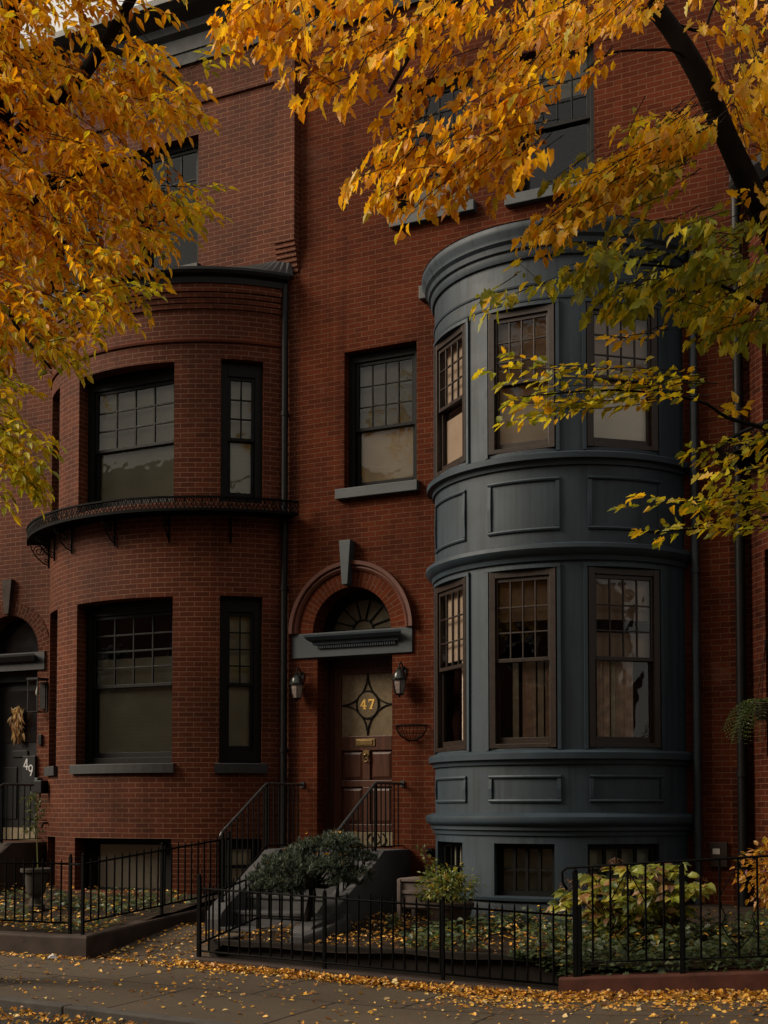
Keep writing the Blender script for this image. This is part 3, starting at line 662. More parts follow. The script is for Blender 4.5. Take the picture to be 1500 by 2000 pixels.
for a, b in bsm:
    m = (a + b) / 2; hlf = (b - a) / 2; d = GR * math.cos(hlf) - .08
    o = (GC[0] + d * math.sin(m), GC[1] - d * math.cos(m), .60); rr_ = (math.cos(m), math.sin(m), 0); fr = frame_of(o, rr_); w = 2 * GR * math.sin(hlf)
    mb = MB(); W2 = w / 2
    for x0, x1 in ((-W2, -W2 + .06), (W2 - .06, W2)): mb.lbox(fr, x0, x1, -.06, 0, 0, .605)
    mb.lbox(fr, -W2, W2, -.06, 0, .545, .605); mb.lbox(fr, -W2, W2, -.06, 0, 0, .06)
    nb = 4 if w > .6 else 3
    for i in range(1, nb): x = -W2 + .06 + (w - .12) * i / nb; mb.lbox(fr, x - .018, x + .018, -.05, -.01, .06, .545)
    mb.lbox(fr, -W2 + .06, W2 - .06, -.045, -.014, .29, .315)
    f = mb.build('basement_window', BLACKW, h47)
    mb = MB(); O, r, n_ = fr
    p = lambda x, z, c: (O[0] + r[0] * x + n_[0] * c, O[1] + r[1] * x + n_[1] * c, O[2] + z)
    mb.quad(p(-W2 + .05, .05, -.03), p(W2 - .05, .05, -.03), p(W2 - .05, .55, -.03), p(-W2 + .05, .55, -.03)); mb.build('pane', GLASS, f)
    mb = MB(); mb.lbox(fr, -W2 + .05, W2 - .05, -.11, -.10, .05, .55); mb.build('blind', BLINDG, f)
# downpipe between the bay and the next house
def pipe(parent, x, y, z0, z1, r, mat, joints=()):
    mb = MB(); mb.tube([(x, y, z0), (x, y, z1)], r, 12)
    for z in joints: mb.tube([(x, y, z - .03), (x, y, z + .03)], r * 1.22, 12); mb.box(x - .02, x + .02, y, .0, z - .015, z + .015)
    return mb.build('downpipe', mat, parent, smooth=True, angle=R(40))
pipe(h47, 6.085, -.10, .4, 8.2, .045, GPIPE, (1.25, 4.4, 6.6))
# roof cornice of number 47 (above the picture, seen from elsewhere)
def roof_cornice(parent, x0, x1, z, mat, dep=.45):
    mb = MB(); pr = [(0, z - .55), (-.06, z - .55), (-.08, z - .36), (-.16, z - .30), (-.18, z - .2), (-dep * .8, z - .12), (-dep, z - .06), (-dep, z + .03), (0, z + .05)]
    mb.sweep([[(x, y, zz) for y, zz in pr] for x in (x0, x1)]); mb.build('roof_cornice', mat, parent)
roof_cornice(h47, X0, X1, TOP + .05, DKGREY)

# ---- left house (number 49) with the brick bay
h49 = thing('brick_house', 'brown-red brick house with round brick bay, black windows and black door numbered 49', 'house', (-2, 0, 0))
X0, X1 = -6.2, .46; TOP49 = 12.8
mb = MB(); bx0, bx1 = LC[0] - 2.031, LC[0] + 2.031
ops = [(bx0, bx1, -.3, 8.9, 0), (-2.10, -1.0, 9.37, 11.29, .25, (0, 1, 0)), (-3.80, -2.70, 9.37, 11.29, .25, (0, 1, 0)),
       (-4.97, -3.85, 1.12, 3.68, .34, (0, 1, 0)), (-4.99, -3.83, 3.97, 4.56, 0), (-4.97, -3.85, 3.68, 3.97, 0), (-5.6, -4.7, 5.87, 7.74, .24, (0, 1, 0))]
wall(mb, X0, .66, -.4, TOP49, ops, flat(0.0), du=.6)
arch_fill(mb, -4.41, .58, 3.97, 4.56, 0.0, .3)
mb.build('wall', BR49, h49); shell(h49, X0 - .1, X1, TOP49)
mb = MB()
big = LA * 0 + .320
lops = []
for z0, z1 in ((2.22, 4.47), (5.76, 7.68)): lops.append((-big * LR, big * LR, z0, z1, .22, (0, 1, 0)))
for s in (1, -1):
    a, b = (.567, .791) if s > 0 else (-.791, -.567); m = (a + b) / 2
    for z0, z1 in ((2.22, 4.48), (5.76, 7.72)): lops.append((a * LR, b * LR, z0, z1, .16, (-math.sin(m), math.cos(m), 0)))
    lops.append((a * LR, b * LR, .48, 1.205, .18, (-math.sin(m), math.cos(m), 0)))
lops.append((-big * LR, big * LR, .48, 1.205, .26, (0, 1, 0)))
wall(mb, -LA * LR, LA * LR, -.3, 8.92, lops, cyl(LC, LR), du=.10)
mb.build('bay_wall', BR49, h49)
L = LR
band([(L - .02, 7.94), (L + .028, 7.945), (L + .034, 7.975), (L + .02, 8.0), (L - .02, 8.01)], BR49, 'brick_string', LC, LA)
def brickband(z0, z1, d, name):
    mb = MB(); n = 40
    for i in range(n):
        a, b = -LA + 2 * LA * i / n, -LA + 2 * LA * (i + 1) / n; P = cyl(LC, LR + d); Q = cyl(LC, LR - .02); k = (LR + d)
        mb.quad(P(a * k, z0), P(b * k, z0), P(b * k, z1), P(a * k, z1), [(a * LR, z0), (b * LR, z0), (b * LR, z1), (a * LR, z1)])
        mb.quad(Q(a * (LR - .02), z0), Q(b * (LR - .02), z0), P(b * k, z0), P(a * k, z0), [(a * LR, 0), (b * LR, 0), (b * LR, d), (a * LR, d)])
        mb.quad(P(a * k, z1), P(b * k, z1), Q(b * (LR - .02), z1), Q(a * (LR - .02), z1), [(a * LR, 0), (b * LR, 0), (b * LR, d), (a * LR, d)])
    mb.build(name, BR49, h49)
brickband(8.40, 8.47, .03, 'corbel_course'); brickband(8.472, 8.54, .05, 'corbel_course'); brickband(8.542, 8.61, .075, 'corbel_course'); brickband(8.612, 8.72, .10, 'corbel_course')
band([(L - .02, 8.722), (L + .12, 8.722), (L + .13, 8.80), (L + .20, 8.83), (L + .22, 8.87), (L + .21, 8.91), (L - .02, 8.915)], BLACKP, 'bay_gutter', LC, LA)
mb = MB(); cap = [(LC[0] + (L + .20) * math.sin(a), min(-.006, LC[1] - (L + .20) * math.cos(a)), 8.90) for a in np.linspace(-LA - .02, LA + .02, 50)]
top = [(LC[0] + (p[0] - LC[0]) * .96, -.006, 9.20) for p in cap]
for i in range(49): mb.quad(cap[i], cap[i + 1], top[i + 1], top[i])
mb.build('bay_roof', SLATE, h49)
# party-wall pier with stepped brick corbel
mb = MB(); mb.box(.34, .66, -.125, -.001, 9.38, TOP49, brick=True)
for k in range(7): mb.box(.34 + .0 * k, .662, -.125 + .017 * (k + 1), -.002, 9.376 - .068 * (k + 1) + .004, 9.376 - .068 * k - .004, brick=True)
mb.build('party_wall_pier', BR49, h49)
mb = MB(); mb.box(X0, .338, -.035, -.001, 11.73, 11.80, brick=True); mb.build('brick_string', BR49, h49)
roof_cornice(h49, X0, .66, 13.08, COPPER, .5)
mb = MB(); mb.box(X0, .66, -.04, -.0015, 12.35, 12.56); mb.build('frieze_board', DKGREY, h49)
for x0, x1 in ((-2.10, -1.0), (-3.80, -2.70)):
    mb = MB(); mb.box(x0 - .06, x1 + .06, -.10, .16, 9.24, 9.372); mb.build('window_sill', DKGREY, h49, bevel=.008)
    window(h49, wfr(x0 + .004, x1 - .004, .14, 9.374), x1 - x0 - .008, 1.91, fw=.09, split=.5, cols=3, rows=2, mun=.02, low_cols=0, blinds=())
window(h49, wfr(-5.596, -4.704, .14, 5.874), .89, 1.86, fw=.085, split=.5, cols=4, rows=3)
for (z0, z1, sp, rws, bl) in ((2.22, 4.47, .50, 4, ((0, .50, BLINDG), (.50, .70, BLINDG))), (5.76, 7.68, .485, 3, ((0, 1, BLINDG),))):
    yb = LC[1] - LR * math.cos(big) + .19
    window(h49, wfr(LC[0] - .80, LC[0] + .80, yb, z0 + .003), 1.60, z1 - z0 - .006, fw=.10, split=sp, cols=4, rows=rws, mun=.026, top_extra=.06, sw=.05, blinds=bl, sill_h=.09)
for s in (1, -1):
    a, b = (.567, .791) if s > 0 else (-.791, -.567)
    for (z0, z1, sp, rws) in ((2.22, 4.48, .46, 4), (5.76, 7.72, .46, 3)):
        bay_window(LC, LR, a, b, z0 + .003, z1 - .003, h49, proud=-.10, fw=.10, sw=.045, split=sp + .02, cols=2, rows=rws, mun=.02, blinds=((0, 1, BLINDG),), sill_h=.16 if z0 < 3 else .09, top_extra=.1)
    bay_window(LC, LR, a, b, .485, 1.20, h49, proud=-.12, fw=.09, sw=.03, split=.5, cols=0, rows=0, blinds=((0, 1, BLINDC),))
# basement window: one wide sheet with a pale panel
yb = LC[1] - LR * math.cos(big) + .22; mb = MB(); fr = wfr(LC[0] - .80, LC[0] + .80, yb, .483)
for x0, x1 in ((-.80, -.62), (.53, .80)): mb.lbox(fr, x0, x1, -.1, 0, 0, .72)
mb.lbox(fr, -.62, .53, -.1, 0, .63, .72); mb.lbox(fr, -.62, .53, -.1, 0, 0, .03)
f = mb.build('basement_window', BLACKW, h49); O, r, n_ = fr
mb = MB(); mb.quad((O[0] - .62, O[1] + .05, .51), (O[0] + .53, O[1] + .05, .51), (O[0] + .53, O[1] + .05, 1.12), (O[0] - .62, O[1] + .05, 1.12)); mb.build('pane', GLASS, f)
mb = MB(); mb.lbox(fr, -.61, .52, -.10, -.09, .03, .63); mb.build('blind', BLINDW, f)
# sills of the brick bay
def curved_sill(a0, a1, z0, z1, mat=DKGREY):
    mb = MB(); mb.arcband(LC, [(LR - .16, z0), (LR + .055, z0), (LR + .06, z1 - .01), (LR + .05, z1), (LR - .16, z1)], a0, a1, 12); mb.build('window_sill', mat, h49)
curved_sill(-.345, .335, 2.09, 2.217); curved_sill(.545, .815, 2.085, 2.217); curved_sill(-.815, -.545, 2.085, 2.217)
# iron ledge with lace fascia and scroll brackets
mb = MB(); LD = LA + .03
mb.arcband(LC, [(LR - .01, 5.575), (LR + .33, 5.575), (LR + .33, 5.598), (LR - .01, 5.598)], -LD, LD, 60)
mb.arcband(LC, [(LR + .315, 5.56), (LR + .345, 5.56), (LR + .345, 5.60), (LR + .315, 5.60)], -LD, LD, 60)
mb.arcband(LC, [(LR + .312, 5.735), (LR + .35, 5.735), (LR + .35, 5.757), (LR + .312, 5.757)], -LD, LD, 60)
ledge = mb.build('iron_ledge', IRON, h49)
mb = MB(); k = 92
for i in range(k):
    a = -LD + 2 * LD * (i + .5) / k; rr = LR + .332
    def q(da, z): return (LC[0] + rr * math.sin(a + da), LC[1] - rr * math.cos(a + da), z)
    da = LD / k
    mb.tube([q(-da * .9, 5.60), q(-da * .2, 5.65), q(da * .5, 5.67), q(da * .7, 5.70), q(0, 5.735)], .0065, 5)
    mb.tube([q(da * .9, 5.60), q(da * .3, 5.64), q(-da * .5, 5.69), q(-da * .9, 5.735)], .0065, 5)
    if i % 2: mb.tube([q(da, 5.60), q(da, 5.735)], .005, 5)
mb.build('lace_fascia', IRON, ledge)
for a in (-.86, -.62, -.37, -.02, .30, .62):
    mb = MB(); s_, c_ = math.sin(a), math.cos(a)
    def q(r_, z): return (LC[0] + (LR + r_) * s_, LC[1] - (LR + r_) * c_, z)
    mb.tube([q(.02, 5.57), q(.02, 5.20)], .014, 6); mb.tube([q(.02, 5.555), q(.31, 5.555)], .012, 6)
    mb.tube([q(.02, 5.24), q(.10, 5.27), q(.20, 5.36), q(.27, 5.47), q(.29, 5.55)], .010, 6)
    mb.tube([q(.155 + .085 * (1 - t / 14) * math.cos(t), 5.45 + .085 * (1 - t / 14) * math.sin(t)) for t in np.linspace(0, 11, 34)], .008, 5)
    mb.tube([q(.055 + .035 * (1 - t / 10) * math.cos(t), 5.30 + .035 * (1 - t / 10) * math.sin(t)) for t in np.linspace(0, 8, 20)], .007, 5)
    mb.build('bracket', IRON, h49)
# door of number 49
mb = MB(); ring(mb, -4.41, 3.972, .582, .80, -.012, .05, 40); mb.build('arch_ring', brick_mat('brick_arch_dim', (0.0704, 0.0216, 0.0120), (0.0496, 0.0160, 0.0096), (0.1360, 0.0760, 0.0496), bw=.115), h49)
mb = MB(); mb.prism([(-.045, 4.57), (.045, 4.57), (.098, 5.10), (-.098, 5.10)], ((-4.41, 0, 0), (1, 0, 0), (0, -1, 0)), 0, .08); mb.build('keystone', BROWNS, h49, bevel=.006)
mb = MB(); mb.box(-5.2, -3.70, -.03, .3, 3.70, 3.968); mb.sweep([[(x + s * (-(y + .03)), y, z) for y, z in [(-.03, 3.80), (-.09, 3.83), (-.15, 3.90), (-.16, 3.93), (-.03, 3.935)]] for x, s in ((-5.0, -1), (-3.90, 1))])
mb.build('lintel', DKGREY, h49)
mb = MB(); mb.poly([(-4.41 - .59 * math.cos(a), .28, 3.97 + .59 * math.sin(a)) for a in np.linspace(0, math.pi, 25)][::-1]); mb.build('fanlight', plain('black_glass', (.006, .007, .008), .12, .1, 3, 5, .05, .5), h49)
mb = MB(); mb.box(-4.97, -4.87, .18, .34, 1.12, 3.68); mb.box(-3.95, -3.85, .18, .34, 1.12, 3.68); mb.box(-4.87, -3.95, .18, .34, 3.55, 3.68); mb.build('door_frame', BLACKP, h49, bevel=.006)
mb = MB(); mb.box(-4.87, -3.95, .27, .33, 1.32, 3.55); mb.box(-4.76, -4.46, .255, .27, 1.45, 2.25); mb.box(-4.36, -4.06, .255, .27, 1.45, 2.25); mb.box(-4.55, -4.25, .25, .27, 2.40, 2.50)
d49 = mb.build('door', BLACKP, h49, bevel=.005)
mb = MB(); mb.box(-4.76, -4.06, .262, .269, 2.62, 3.42); mb.build('door_glass', plain('dark_glass', (.008, .008, .009), .1, .1, 3, 5, .05, .5), d49)
mb = MB(); mb.box(-4.08, -3.84, -.045, .176, 1.95, 2.40); plate = mb.build('number_board', BLACKP, h49, bevel=.005)
mb = MB(); digit(mb, '4p', ((-4.06, -.0455, 2.19), (1, 0, 0), (0, -1, 0)), .17, .10, 0, .004); digit(mb, '9', ((-3.965, -.0455, 2.10), (1, 0, 0), (0, -1, 0)), .17, .09, 0, .004); mb.build('house_number', SILVER, plate)
mb = MB(); mb.box(-4.87, -3.95, .24, .34, 1.125, 1.318); mb.build('kick_panel', CREAM, d49, bevel=.004)
mb = MB(); mb.box(-3.80, -3.735, -.035, 0, 2.56, 2.72); mb.build('doorbell', BLACKP, h49, bevel=.006)
pipe(h49, .50, -.085, .5, 8.78, .045, BLACKP, (2.4, 4.6, 7.0))

# ---- right house
h45 = thing('brick_house', 'red brick house at the right edge, its dark downpipe beside a round brick bay', 'house', (9, 0, 0))
RC, RR = (8.42, 1.0), 1.99; RA = math.asin(1.72 / 1.99)
mb = MB(); wall(mb, 6.47, 12.5, -.4, 12.9, [(6.70, 10.14, -.3, 8.9, 0), (7.0, 8.0, 9.4, 11.2, .24, (0, 1, 0)), (8.8, 9.8, 9.4, 11.2, .24, (0, 1, 0))], flat(0.0), du=.6); mb.build('wall', BR45, h45)
shell(h45, 6.47, 12.5, 12.9)
mb = MB(); rops = []
for a, b in ((-R(49), -R(29)), (-R(16), R(16)), (R(29), R(49))):
    m = (a + b) / 2
    for z0, z1 in ((2.2, 4.53), (5.8, 7.72)): rops.append((a * RR, b * RR, z0, z1, .16, (-math.sin(m), math.cos(m), 0)))
wall(mb, -RA * RR, RA * RR, -.3, 8.92, rops, cyl(RC, RR), du=.10); mb.build('bay_wall', BR45, h45)
for a, b in ((-R(49), -R(29)), (-R(16), R(16)), (R(29), R(49))):
    for z0, z1 in ((2.2, 4.53), (5.8, 7.72)): bay_window(RC, RR, a, b, z0 + .003, z1 - .003, h45, proud=-.10, fw=.09, sw=.04, cols=2, rows=3, blinds=((.5, 1, BLINDG),))
mb = MB(); mb.arcband(RC, [(RR - .02, 8.7), (RR + .1, 8.7), (RR + .2, 8.85), (RR + .2, 8.93), (RR - .02, 8.95)], -RA, RA, 40); mb.build('bay_gutter', BLACKP, h45)
mb = MB(); cap = [(RC[0] + (RR + .2) * math.sin(a), min(-.006, RC[1] - (RR + .2) * math.cos(a)), 8.94) for a in np.linspace(-RA, RA, 30)]
for i in range(29): mb.quad(cap[i], cap[i + 1], (cap[i + 1][0], -.006, 9.2), (cap[i][0], -.006, 9.2))
mb.build('bay_roof', SLATE, h45)
mb = MB(); LD2 = RA + .1
mb.arcband(RC, [(RR - .01, 5.64), (RR + .33, 5.64), (RR + .33, 5.67), (RR - .01, 5.67)], -LD2, LD2, 40); mb.arcband(RC, [(RR + .31, 5.81), (RR + .35, 5.81), (RR + .35, 5.835), (RR + .31, 5.835)], -LD2, LD2, 40)
l45 = mb.build('iron_ledge', IRON, h45); mb = MB()
for i in range(60):
    a = -LD2 + 2 * LD2 * (i + .5) / 60; rr = RR + .33; da = LD2 / 60
    q = lambda d, z: (RC[0] + rr * math.sin(a + d), RC[1] - rr * math.cos(a + d), z)
    mb.tube([q(-da, 5.67), q(0, 5.72), q(da, 5.81)], .008, 5); mb.tube([q(da, 5.67), q(0, 5.74), q(-da, 5.81)], .008, 5)
mb.build('lace_fascia', IRON, l45)
pipe(h45, 6.60, -.085, .4, 9.0, .058, BLACKP, (2.0, 5.3))
roof_cornice(h45, 6.47, 12.5, 13.0, DKGREY)
mb = MB(); mb.box(6.21, 6.41, -.05, 0, .93, 1.22); mb.build('utility_hatch', POTM, h45, bevel=.006)
mb = MB(); mb.box(6.245, 6.325, -.056, -.05, 1.08, 1.145); mb.build('notice_tag', WHITEP, h45)

# ---- houses across the street (seen in the window glass and from other viewpoints)
def opposite(x, w, hgt, mat, label):
    h = thing('brick_house', label, 'house', (x, -21, 0), 'houses across the street'); mb = MB(); ops = []
    y = -20.2; k = 3
    for zi, z in enumerate((1.4, 4.9, 8.3)):
        for i in range(k): xc = x - w / 2 + w * (i + .5) / k; ops.append((xc - .55, xc + .55, z, z + 2.0))
    wall(mb, x - w / 2, x + w / 2, -.3, hgt, ops, flat(y)); mb.box(x - w / 2, x + w / 2, -29, -28.9, -.3, hgt); mb.box(x - w / 2, x - w / 2 + .1, -28.9, y - .12, -.3, hgt); mb.box(x + w / 2 - .1, x + w / 2, -28.9, y - .12, -.3, hgt)
    mb.build('wall', mat, h); mb = MB(); mb.box(x - w / 2, x + w / 2, -29, y + .35, hgt + .003, hgt + .45); mb.build('roof', SLATE, h)
    for o in ops:
        mb = MB()
        for a, b, c, d in ((o[0], o[0] + .1, o[2], o[3]), (o[1] - .1, o[1], o[2], o[3]), (o[0] + .1, o[1] - .1, o[3] - .1, o[3]), (o[0] + .1, o[1] - .1, o[2], o[2] + .1), (o[0] + .1, o[1] - .1, o[2] + .95, o[2] + 1.05)): mb.box(a, b, y - .12, y - .02, c, d)
        f = mb.build('window', WHITEP, h); mb = MB(); mb.box(o[0] + .1, o[1] - .1, y - .09, y - .07, o[2] + .1, o[3] - .1); mb.build('pane', BLACKP, f)
opposite(-23, 8.5, 11.0, BROPP, 'brick row house across the street, farthest to the left of its row')
opposite(-14.2, 8.5, 12.2, BROPP, 'taller brick row house across the street, second in its row')
opposite(-5.4, 8.5, 11.2, BROPP, 'brick row house across the street facing the brick bay')
opposite(3.4, 8.5, 12.0, BROPP, 'brick row house across the street facing the grey bay')
opposite(12.2, 8.5, 11.4, BROPP, 'brick row house across the street behind the viewpoint')
for x_, h_, w_ in ((21, 12.0, 'fourth brick house right of the tall one'), (29.8, 11.2, 'fifth brick house right of the tall one'), (38.6, 12.2, 'sixth brick house right of the tall one'), (47.4, 11.6, 'seventh brick house right of the tall one')):
    opposite(x_, 8.5, h_, BROPP, w_ + ' across the street')

# ------------------------------------------------------------------ stoops, railings
def stoop(name, label, x0, x1, ytop, ztop, nstep, rise, tread, cheek_w, mat, parent_loc, zfoot, sides=(1, 1), yend=0.0, short_left=False):
    st = thing(name, label, 'stoop', parent_loc)
    mb = MB(); mb.box(x0, x1, ytop, yend, -.2, ztop); mb.build('landing', mat, st, bevel=.012)
    for i in range(nstep):
        z = ztop - rise * (i + 1); y = ytop - tread * i
        mb = MB(); mb.box(x0, x1, y - tread, y - .002, -.3, z); mb.box(x0, x1, y - tread - .02, y - .003, z - .045, z + .002); mb.build('step', mat, st, bevel=.01)
    yb = ytop - tread * nstep
    for s, on in ((0, sides[0]), (1, sides[1])):
        if not on: continue
        a, b = (x0 - cheek_w, x0) if s == 0 else (x1, x1 + cheek_w)
        # side outline (y, z): flat top by the wall, ramp, curled foot, low kerb
        pts = [(yend, ztop + .0), (ytop - .05, ztop)]
        for t in np.linspace(0, 1, 6): pts.append((ytop - .05 - .04 * t - .15 * t * t, ztop - .02 * t - .10 * t * t))
        zf = zfoot + .22
        y1 = yb + .22; pts.append((y1, zf + .10)); pts += [(y1 - .10, zf + .03), (y1 - .18, zf - .02), (y1 - .20, zf - .10), (y1 - .20, -.35), (yend, -.35)] if (s == 0 and short_left) else [(y1 - .12, zf + .02), (y1 - .26, zf - .03), (y1 - .45, zf - .06), (y1 - .62, zf - .09), (y1 - .70, zf - .16), (y1 - .70, -.35), (yend, -.35)]
        mb = MB(); n = len(pts); V = [(a, y, z) for y, z in pts] + [(b, y, z) for y, z in pts]
        mb.shared(V, [tuple(range(n)), tuple(range(2 * n - 1, n - 1, -1))] + [(i, n + i, n + (i + 1) % n, (i + 1) % n) for i in range(n)])
        mb.build('cheek_wall', mat, st, bevel=.02)
    return st
stoop('front_stoop', 'grey stone stoop with sloping cheek walls below the wooden door', .86, 2.12, -.72, 1.085, 5, .178, .29, .23, STOOPS, (1.5, -1, 0), .16, short_left=True)
stoop('front_stoop', 'brownstone stoop below the black door at the left edge', -5.1, -3.86, -.72, 1.115, 5, .165, .29, .24, BROWNS, (-4.5, -1, 0), .24)
def railing(label, x, top, bot, ywall, zt, zb, flat_back=True):
    """top: y of the upper bend, bot: y of the foot; zt, zb heights of the hand rail"""
    r = thing('stair_railing', label, 'railing', (x, (top + bot) / 2, zt - .9))
    mb = MB(); mb.tube([(x, ywall, zt), (x, top + .03, zt), (x, top - .02, zt - .015), (x, bot, zb)], .017, 8); mb.tube([(x, bot, zb), (x, bot - .03, zb - .04), (x, bot - .01, zb - .07)], .018, 8)
    mb.box(x - .03, x + .03, ywall - .012, ywall, zt - .04, zt + .04)
    mb.build('handrail', RAILM, r, smooth=True, angle=R(50))
    mb = MB(); lowt = zt - .80; slope = (zb - zt) / (bot - top)
    mb.tube([(x, ywall, lowt), (x, top, lowt), (x, bot + .05, lowt + slope * (bot + .05 - top))], .010, 6); mb.build('bottom_rail', IRON, r)
    proto = None
    ys = [ywall - .12 - .125 * i for i in range(40) if ywall - .12 - .125 * i > bot + .03]
    pr = MB(); pr.box(x - .007, x + .007, -.007, .007, -.80, 0); 
    for y in ys:
        z = zt if y > top else zt + slope * (y - top)
        if proto is None:
            off = BASE[r.name]; pr.v = [(a, b + y, c + z) for a, b, c in pr.v]; proto = pr.build('baluster', IRON, r); y0, z0 = y, z
        else: copy_of(proto, r, Vector((0, y - y0, z - z0)))
    for y, z, dz in ((bot + .02, zb, .95), (top, zt, .85)):
        mb = MB(); mb.box(x - .013, x + .013, y - .013, y + .013, z - dz, z); mb.build('post', IRON, r)
    return r
railing('black iron stair railing in front of the downpipe, left of the wooden door', .75, -.94, -1.97, -.01, 1.93, 1.32)
railing('black iron stair railing crossing the lower part of the wooden door', 2.24, -.79, -1.80, -.01, 1.93, 1.33)
railing('black iron stair railing by the black door at the left edge', -3.74, -.85, -1.9, -.01, 1.96, 1.38)

# ------------------------------------------------------------------ copings and fences
def coping(name, label, pts, width, depth, mat, cat='coping', inner=1):
    c = MB(); P = [Vector(p) for p in pts]; secs = []
    def dirn(a, b): d = b - a; d.z = 0; return d.normalized()
    for i, p in enumerate(P):
        ts = ([dirn(P[i - 1], p)] if i > 0 else []) + ([dirn(p, P[i + 1])] if i < len(P) - 1 else [])
        ns = [Vector((-t.y, t.x, 0)) * inner for t in ts]
        n = sum(ns, Vector((0, 0, 0))).normalized(); n = n / max(.4, n.dot(ns[0])); q = p + n * width
        secs.append([(p.x, p.y, p.z - depth), (p.x, p.y, p.z - .02), (p.x + n.x * .02, p.y + n.y * .02, p.z), (q.x, q.y, p.z), (q.x, q.y, p.z - depth)])
    c.sweep(secs); o = c.build(name, mat, bevel=.008); return tag(o, label, cat)
coping('stone_coping', 'dark brownstone coping round the left garden, turning back along the path', [(-7.0, -3.66, .17), (-3.0, -3.66, .17), (-.5, -3.68, .17), (.10, -3.70, .185), (.10, -2.6, .26), (.10, -1.42, .34), (.10, -.6, .40)], .22, .36, BROWNS, inner=1)
coping('stone_coping', 'low grey stone kerb under the middle fence with fallen leaves against it', [(1.36, -3.44, -.01), (3.0, -3.44, -.06), (4.4, -3.44, -.10), (5.5, -3.46, -.135)], .17, .4, BROWNS, inner=1)
coping('stone_coping', 'rough red sandstone coping under the right-hand fence', [(5.52, -3.44, .0), (6.4, -3.44, .075), (7.5, -3.44, .17), (9.0, -3.44, .26), (11.5, -3.44, .3)], .24, .42, REDSTONE, inner=1)
tb = MB(); tb.box(1.34, 5.45, -3.12, -3.03, -.2, .155); tb.box(1.34, 1.43, -3.03, -2.3, -.2, .15); tb.box(2.15, 2.24, -2.9, -2.2, -.1, .16)
tag(tb.build('timber_edging', TIMBER, bevel=.01), 'black timber bed edging behind the middle fence, below the blue spruce', 'garden edging')
mb = MB()
mb.sweep([[(2.30 + dx, y, z) for dx, z in ((0, zt - .3), (0, zt - .03), (.03, zt), (.16, zt), (.19, zt - .03), (.19, zt - .3))] for y, zt in ((-1.9, .40), (-2.2, .30), (-2.6, .26), (-3.0, .22))])
tag(mb.build('stone_coping', STOOPS, bevel=.01), 'short pale grey kerb running forward from the stoop under the spruce', 'coping')

class Fence:
    def __init__(s, label): s.root = thing('iron_fence', label, 'fence', (0, 0, 0)); s.proto = {}
    def rail(s, pts, r=.0125, name='rail'): m = MB(); m.tube(pts, r, 6); m.build(name, IRON, s.root, smooth=True)
    def picket(s, x, y, z0, z1, r=.0108, tip=.04):
        m = MB(); jx, jy = random.uniform(-.004, .004), random.uniform(-.004, .004)
        m.tube([(x, y, z0), (x + jx, y + jy, z1 - tip), (x + jx, y + jy, z1)], [r, r, r * .5], 6); m.build('picket', IRON, s.root)
    def post(s, x, y, z0, z1, w=.016):
        m = MB(); m.box(x - w, x + w, y - w, y + w, z0, z1); m.lathe([(w * .9, 0), (w * 1.2, .012), (w * .5, .03), (0.002, .04)], (x, y, z1), 8); m.build('post', IRON, s.root)
    def run(s, a, b, zt0, zt1, zb0, zb1, gap=.132, over=.055, rails=True, under=0.0, skip_ends=True):
        L_ = math.hypot(b[0] - a[0], b[1] - a[1]); n = int(round(L_ / gap))
        if rails:
            s.rail([(a[0], a[1], zt0), (b[0], b[1], zt1)]); s.rail([(a[0], a[1], zb0), (b[0], b[1], zb1)])
        for i in range(1 if skip_ends else 0, n if skip_ends else n + 1):
            t = i / n; s.picket(a[0] + (b[0] - a[0]) * t, a[1] + (b[1] - a[1]) * t, zb0 + (zb1 - zb0) * t - under, zt0 + (zt1 - zt0) * t + over * random.uniform(.9, 1.1))
f = Fence('black iron picket fence round the left garden, its side run climbing along the path')
f.run((-5.2, -3.5), (-.30, -3.5), .955, .975, .29, .30, gap=.137); f.post(-.30, -3.5, .1, 1.06); f.post(-.07, -3.56, .15, 1.07)
f.rail([(-.30, -3.5, .972), (-.07, -3.56, .976)]); f.run((-.07, -3.56), (.06, -.75), .976, 1.215, .325, .52, gap=.135); f.post(-.0, -2.15, .25, 1.16); f.post(.06, -.75, .35, 1.29)
f = Fence('black iron picket fence in front of the spruce and the grey bay')
f.run((1.38, -3.38), (5.72, -3.40), .735, .585, .055, -.08, gap=.1315, over=.07); f.post(1.385, -3.38, -.05, .86, .02); f.post(2.95, -3.38, -.1, .73, .017); f.post(4.30, -3.39, -.15, .70, .017); f.post(5.72, -3.40, -.2, .66, .018)
f.run((1.385, -3.38), (1.40, -2.18), .625, .83, .13, .33, gap=.135, over=.07); f.post(1.40, -2.18, .1, .94, .018); f.run((1.40, -2.18), (2.2, -2.05), .83, .80, .33, .30, gap=.14)
f = Fence('taller black iron railing with wavy ornaments on the red coping')
f.rail([(5.60, -3.40, .83), (5.555, -3.40, .90), (5.55, -3.40, 1.0), (5.60, -3.40, 1.04), (6.5, -3.40, 1.11), (7.5, -3.40, 1.185), (9.2, -3.4, 1.29), (11.3, -3.4, 1.35)], .013)
zt = lambda x: float(np.interp(x, [5.6, 6.5, 7.5, 9.2, 11.3], [1.035, 1.105, 1.18, 1.285, 1.345])); zc = lambda x: float(np.interp(x, [5.52, 6.4, 7.5, 9.0, 11.5], [0, .075, .17, .26, .3]))
for x in (5.68, 6.70, 7.72, 8.74, 9.76, 10.78): f.post(x, -3.40, zc(x) - .05, zt(x) - .04, .021)
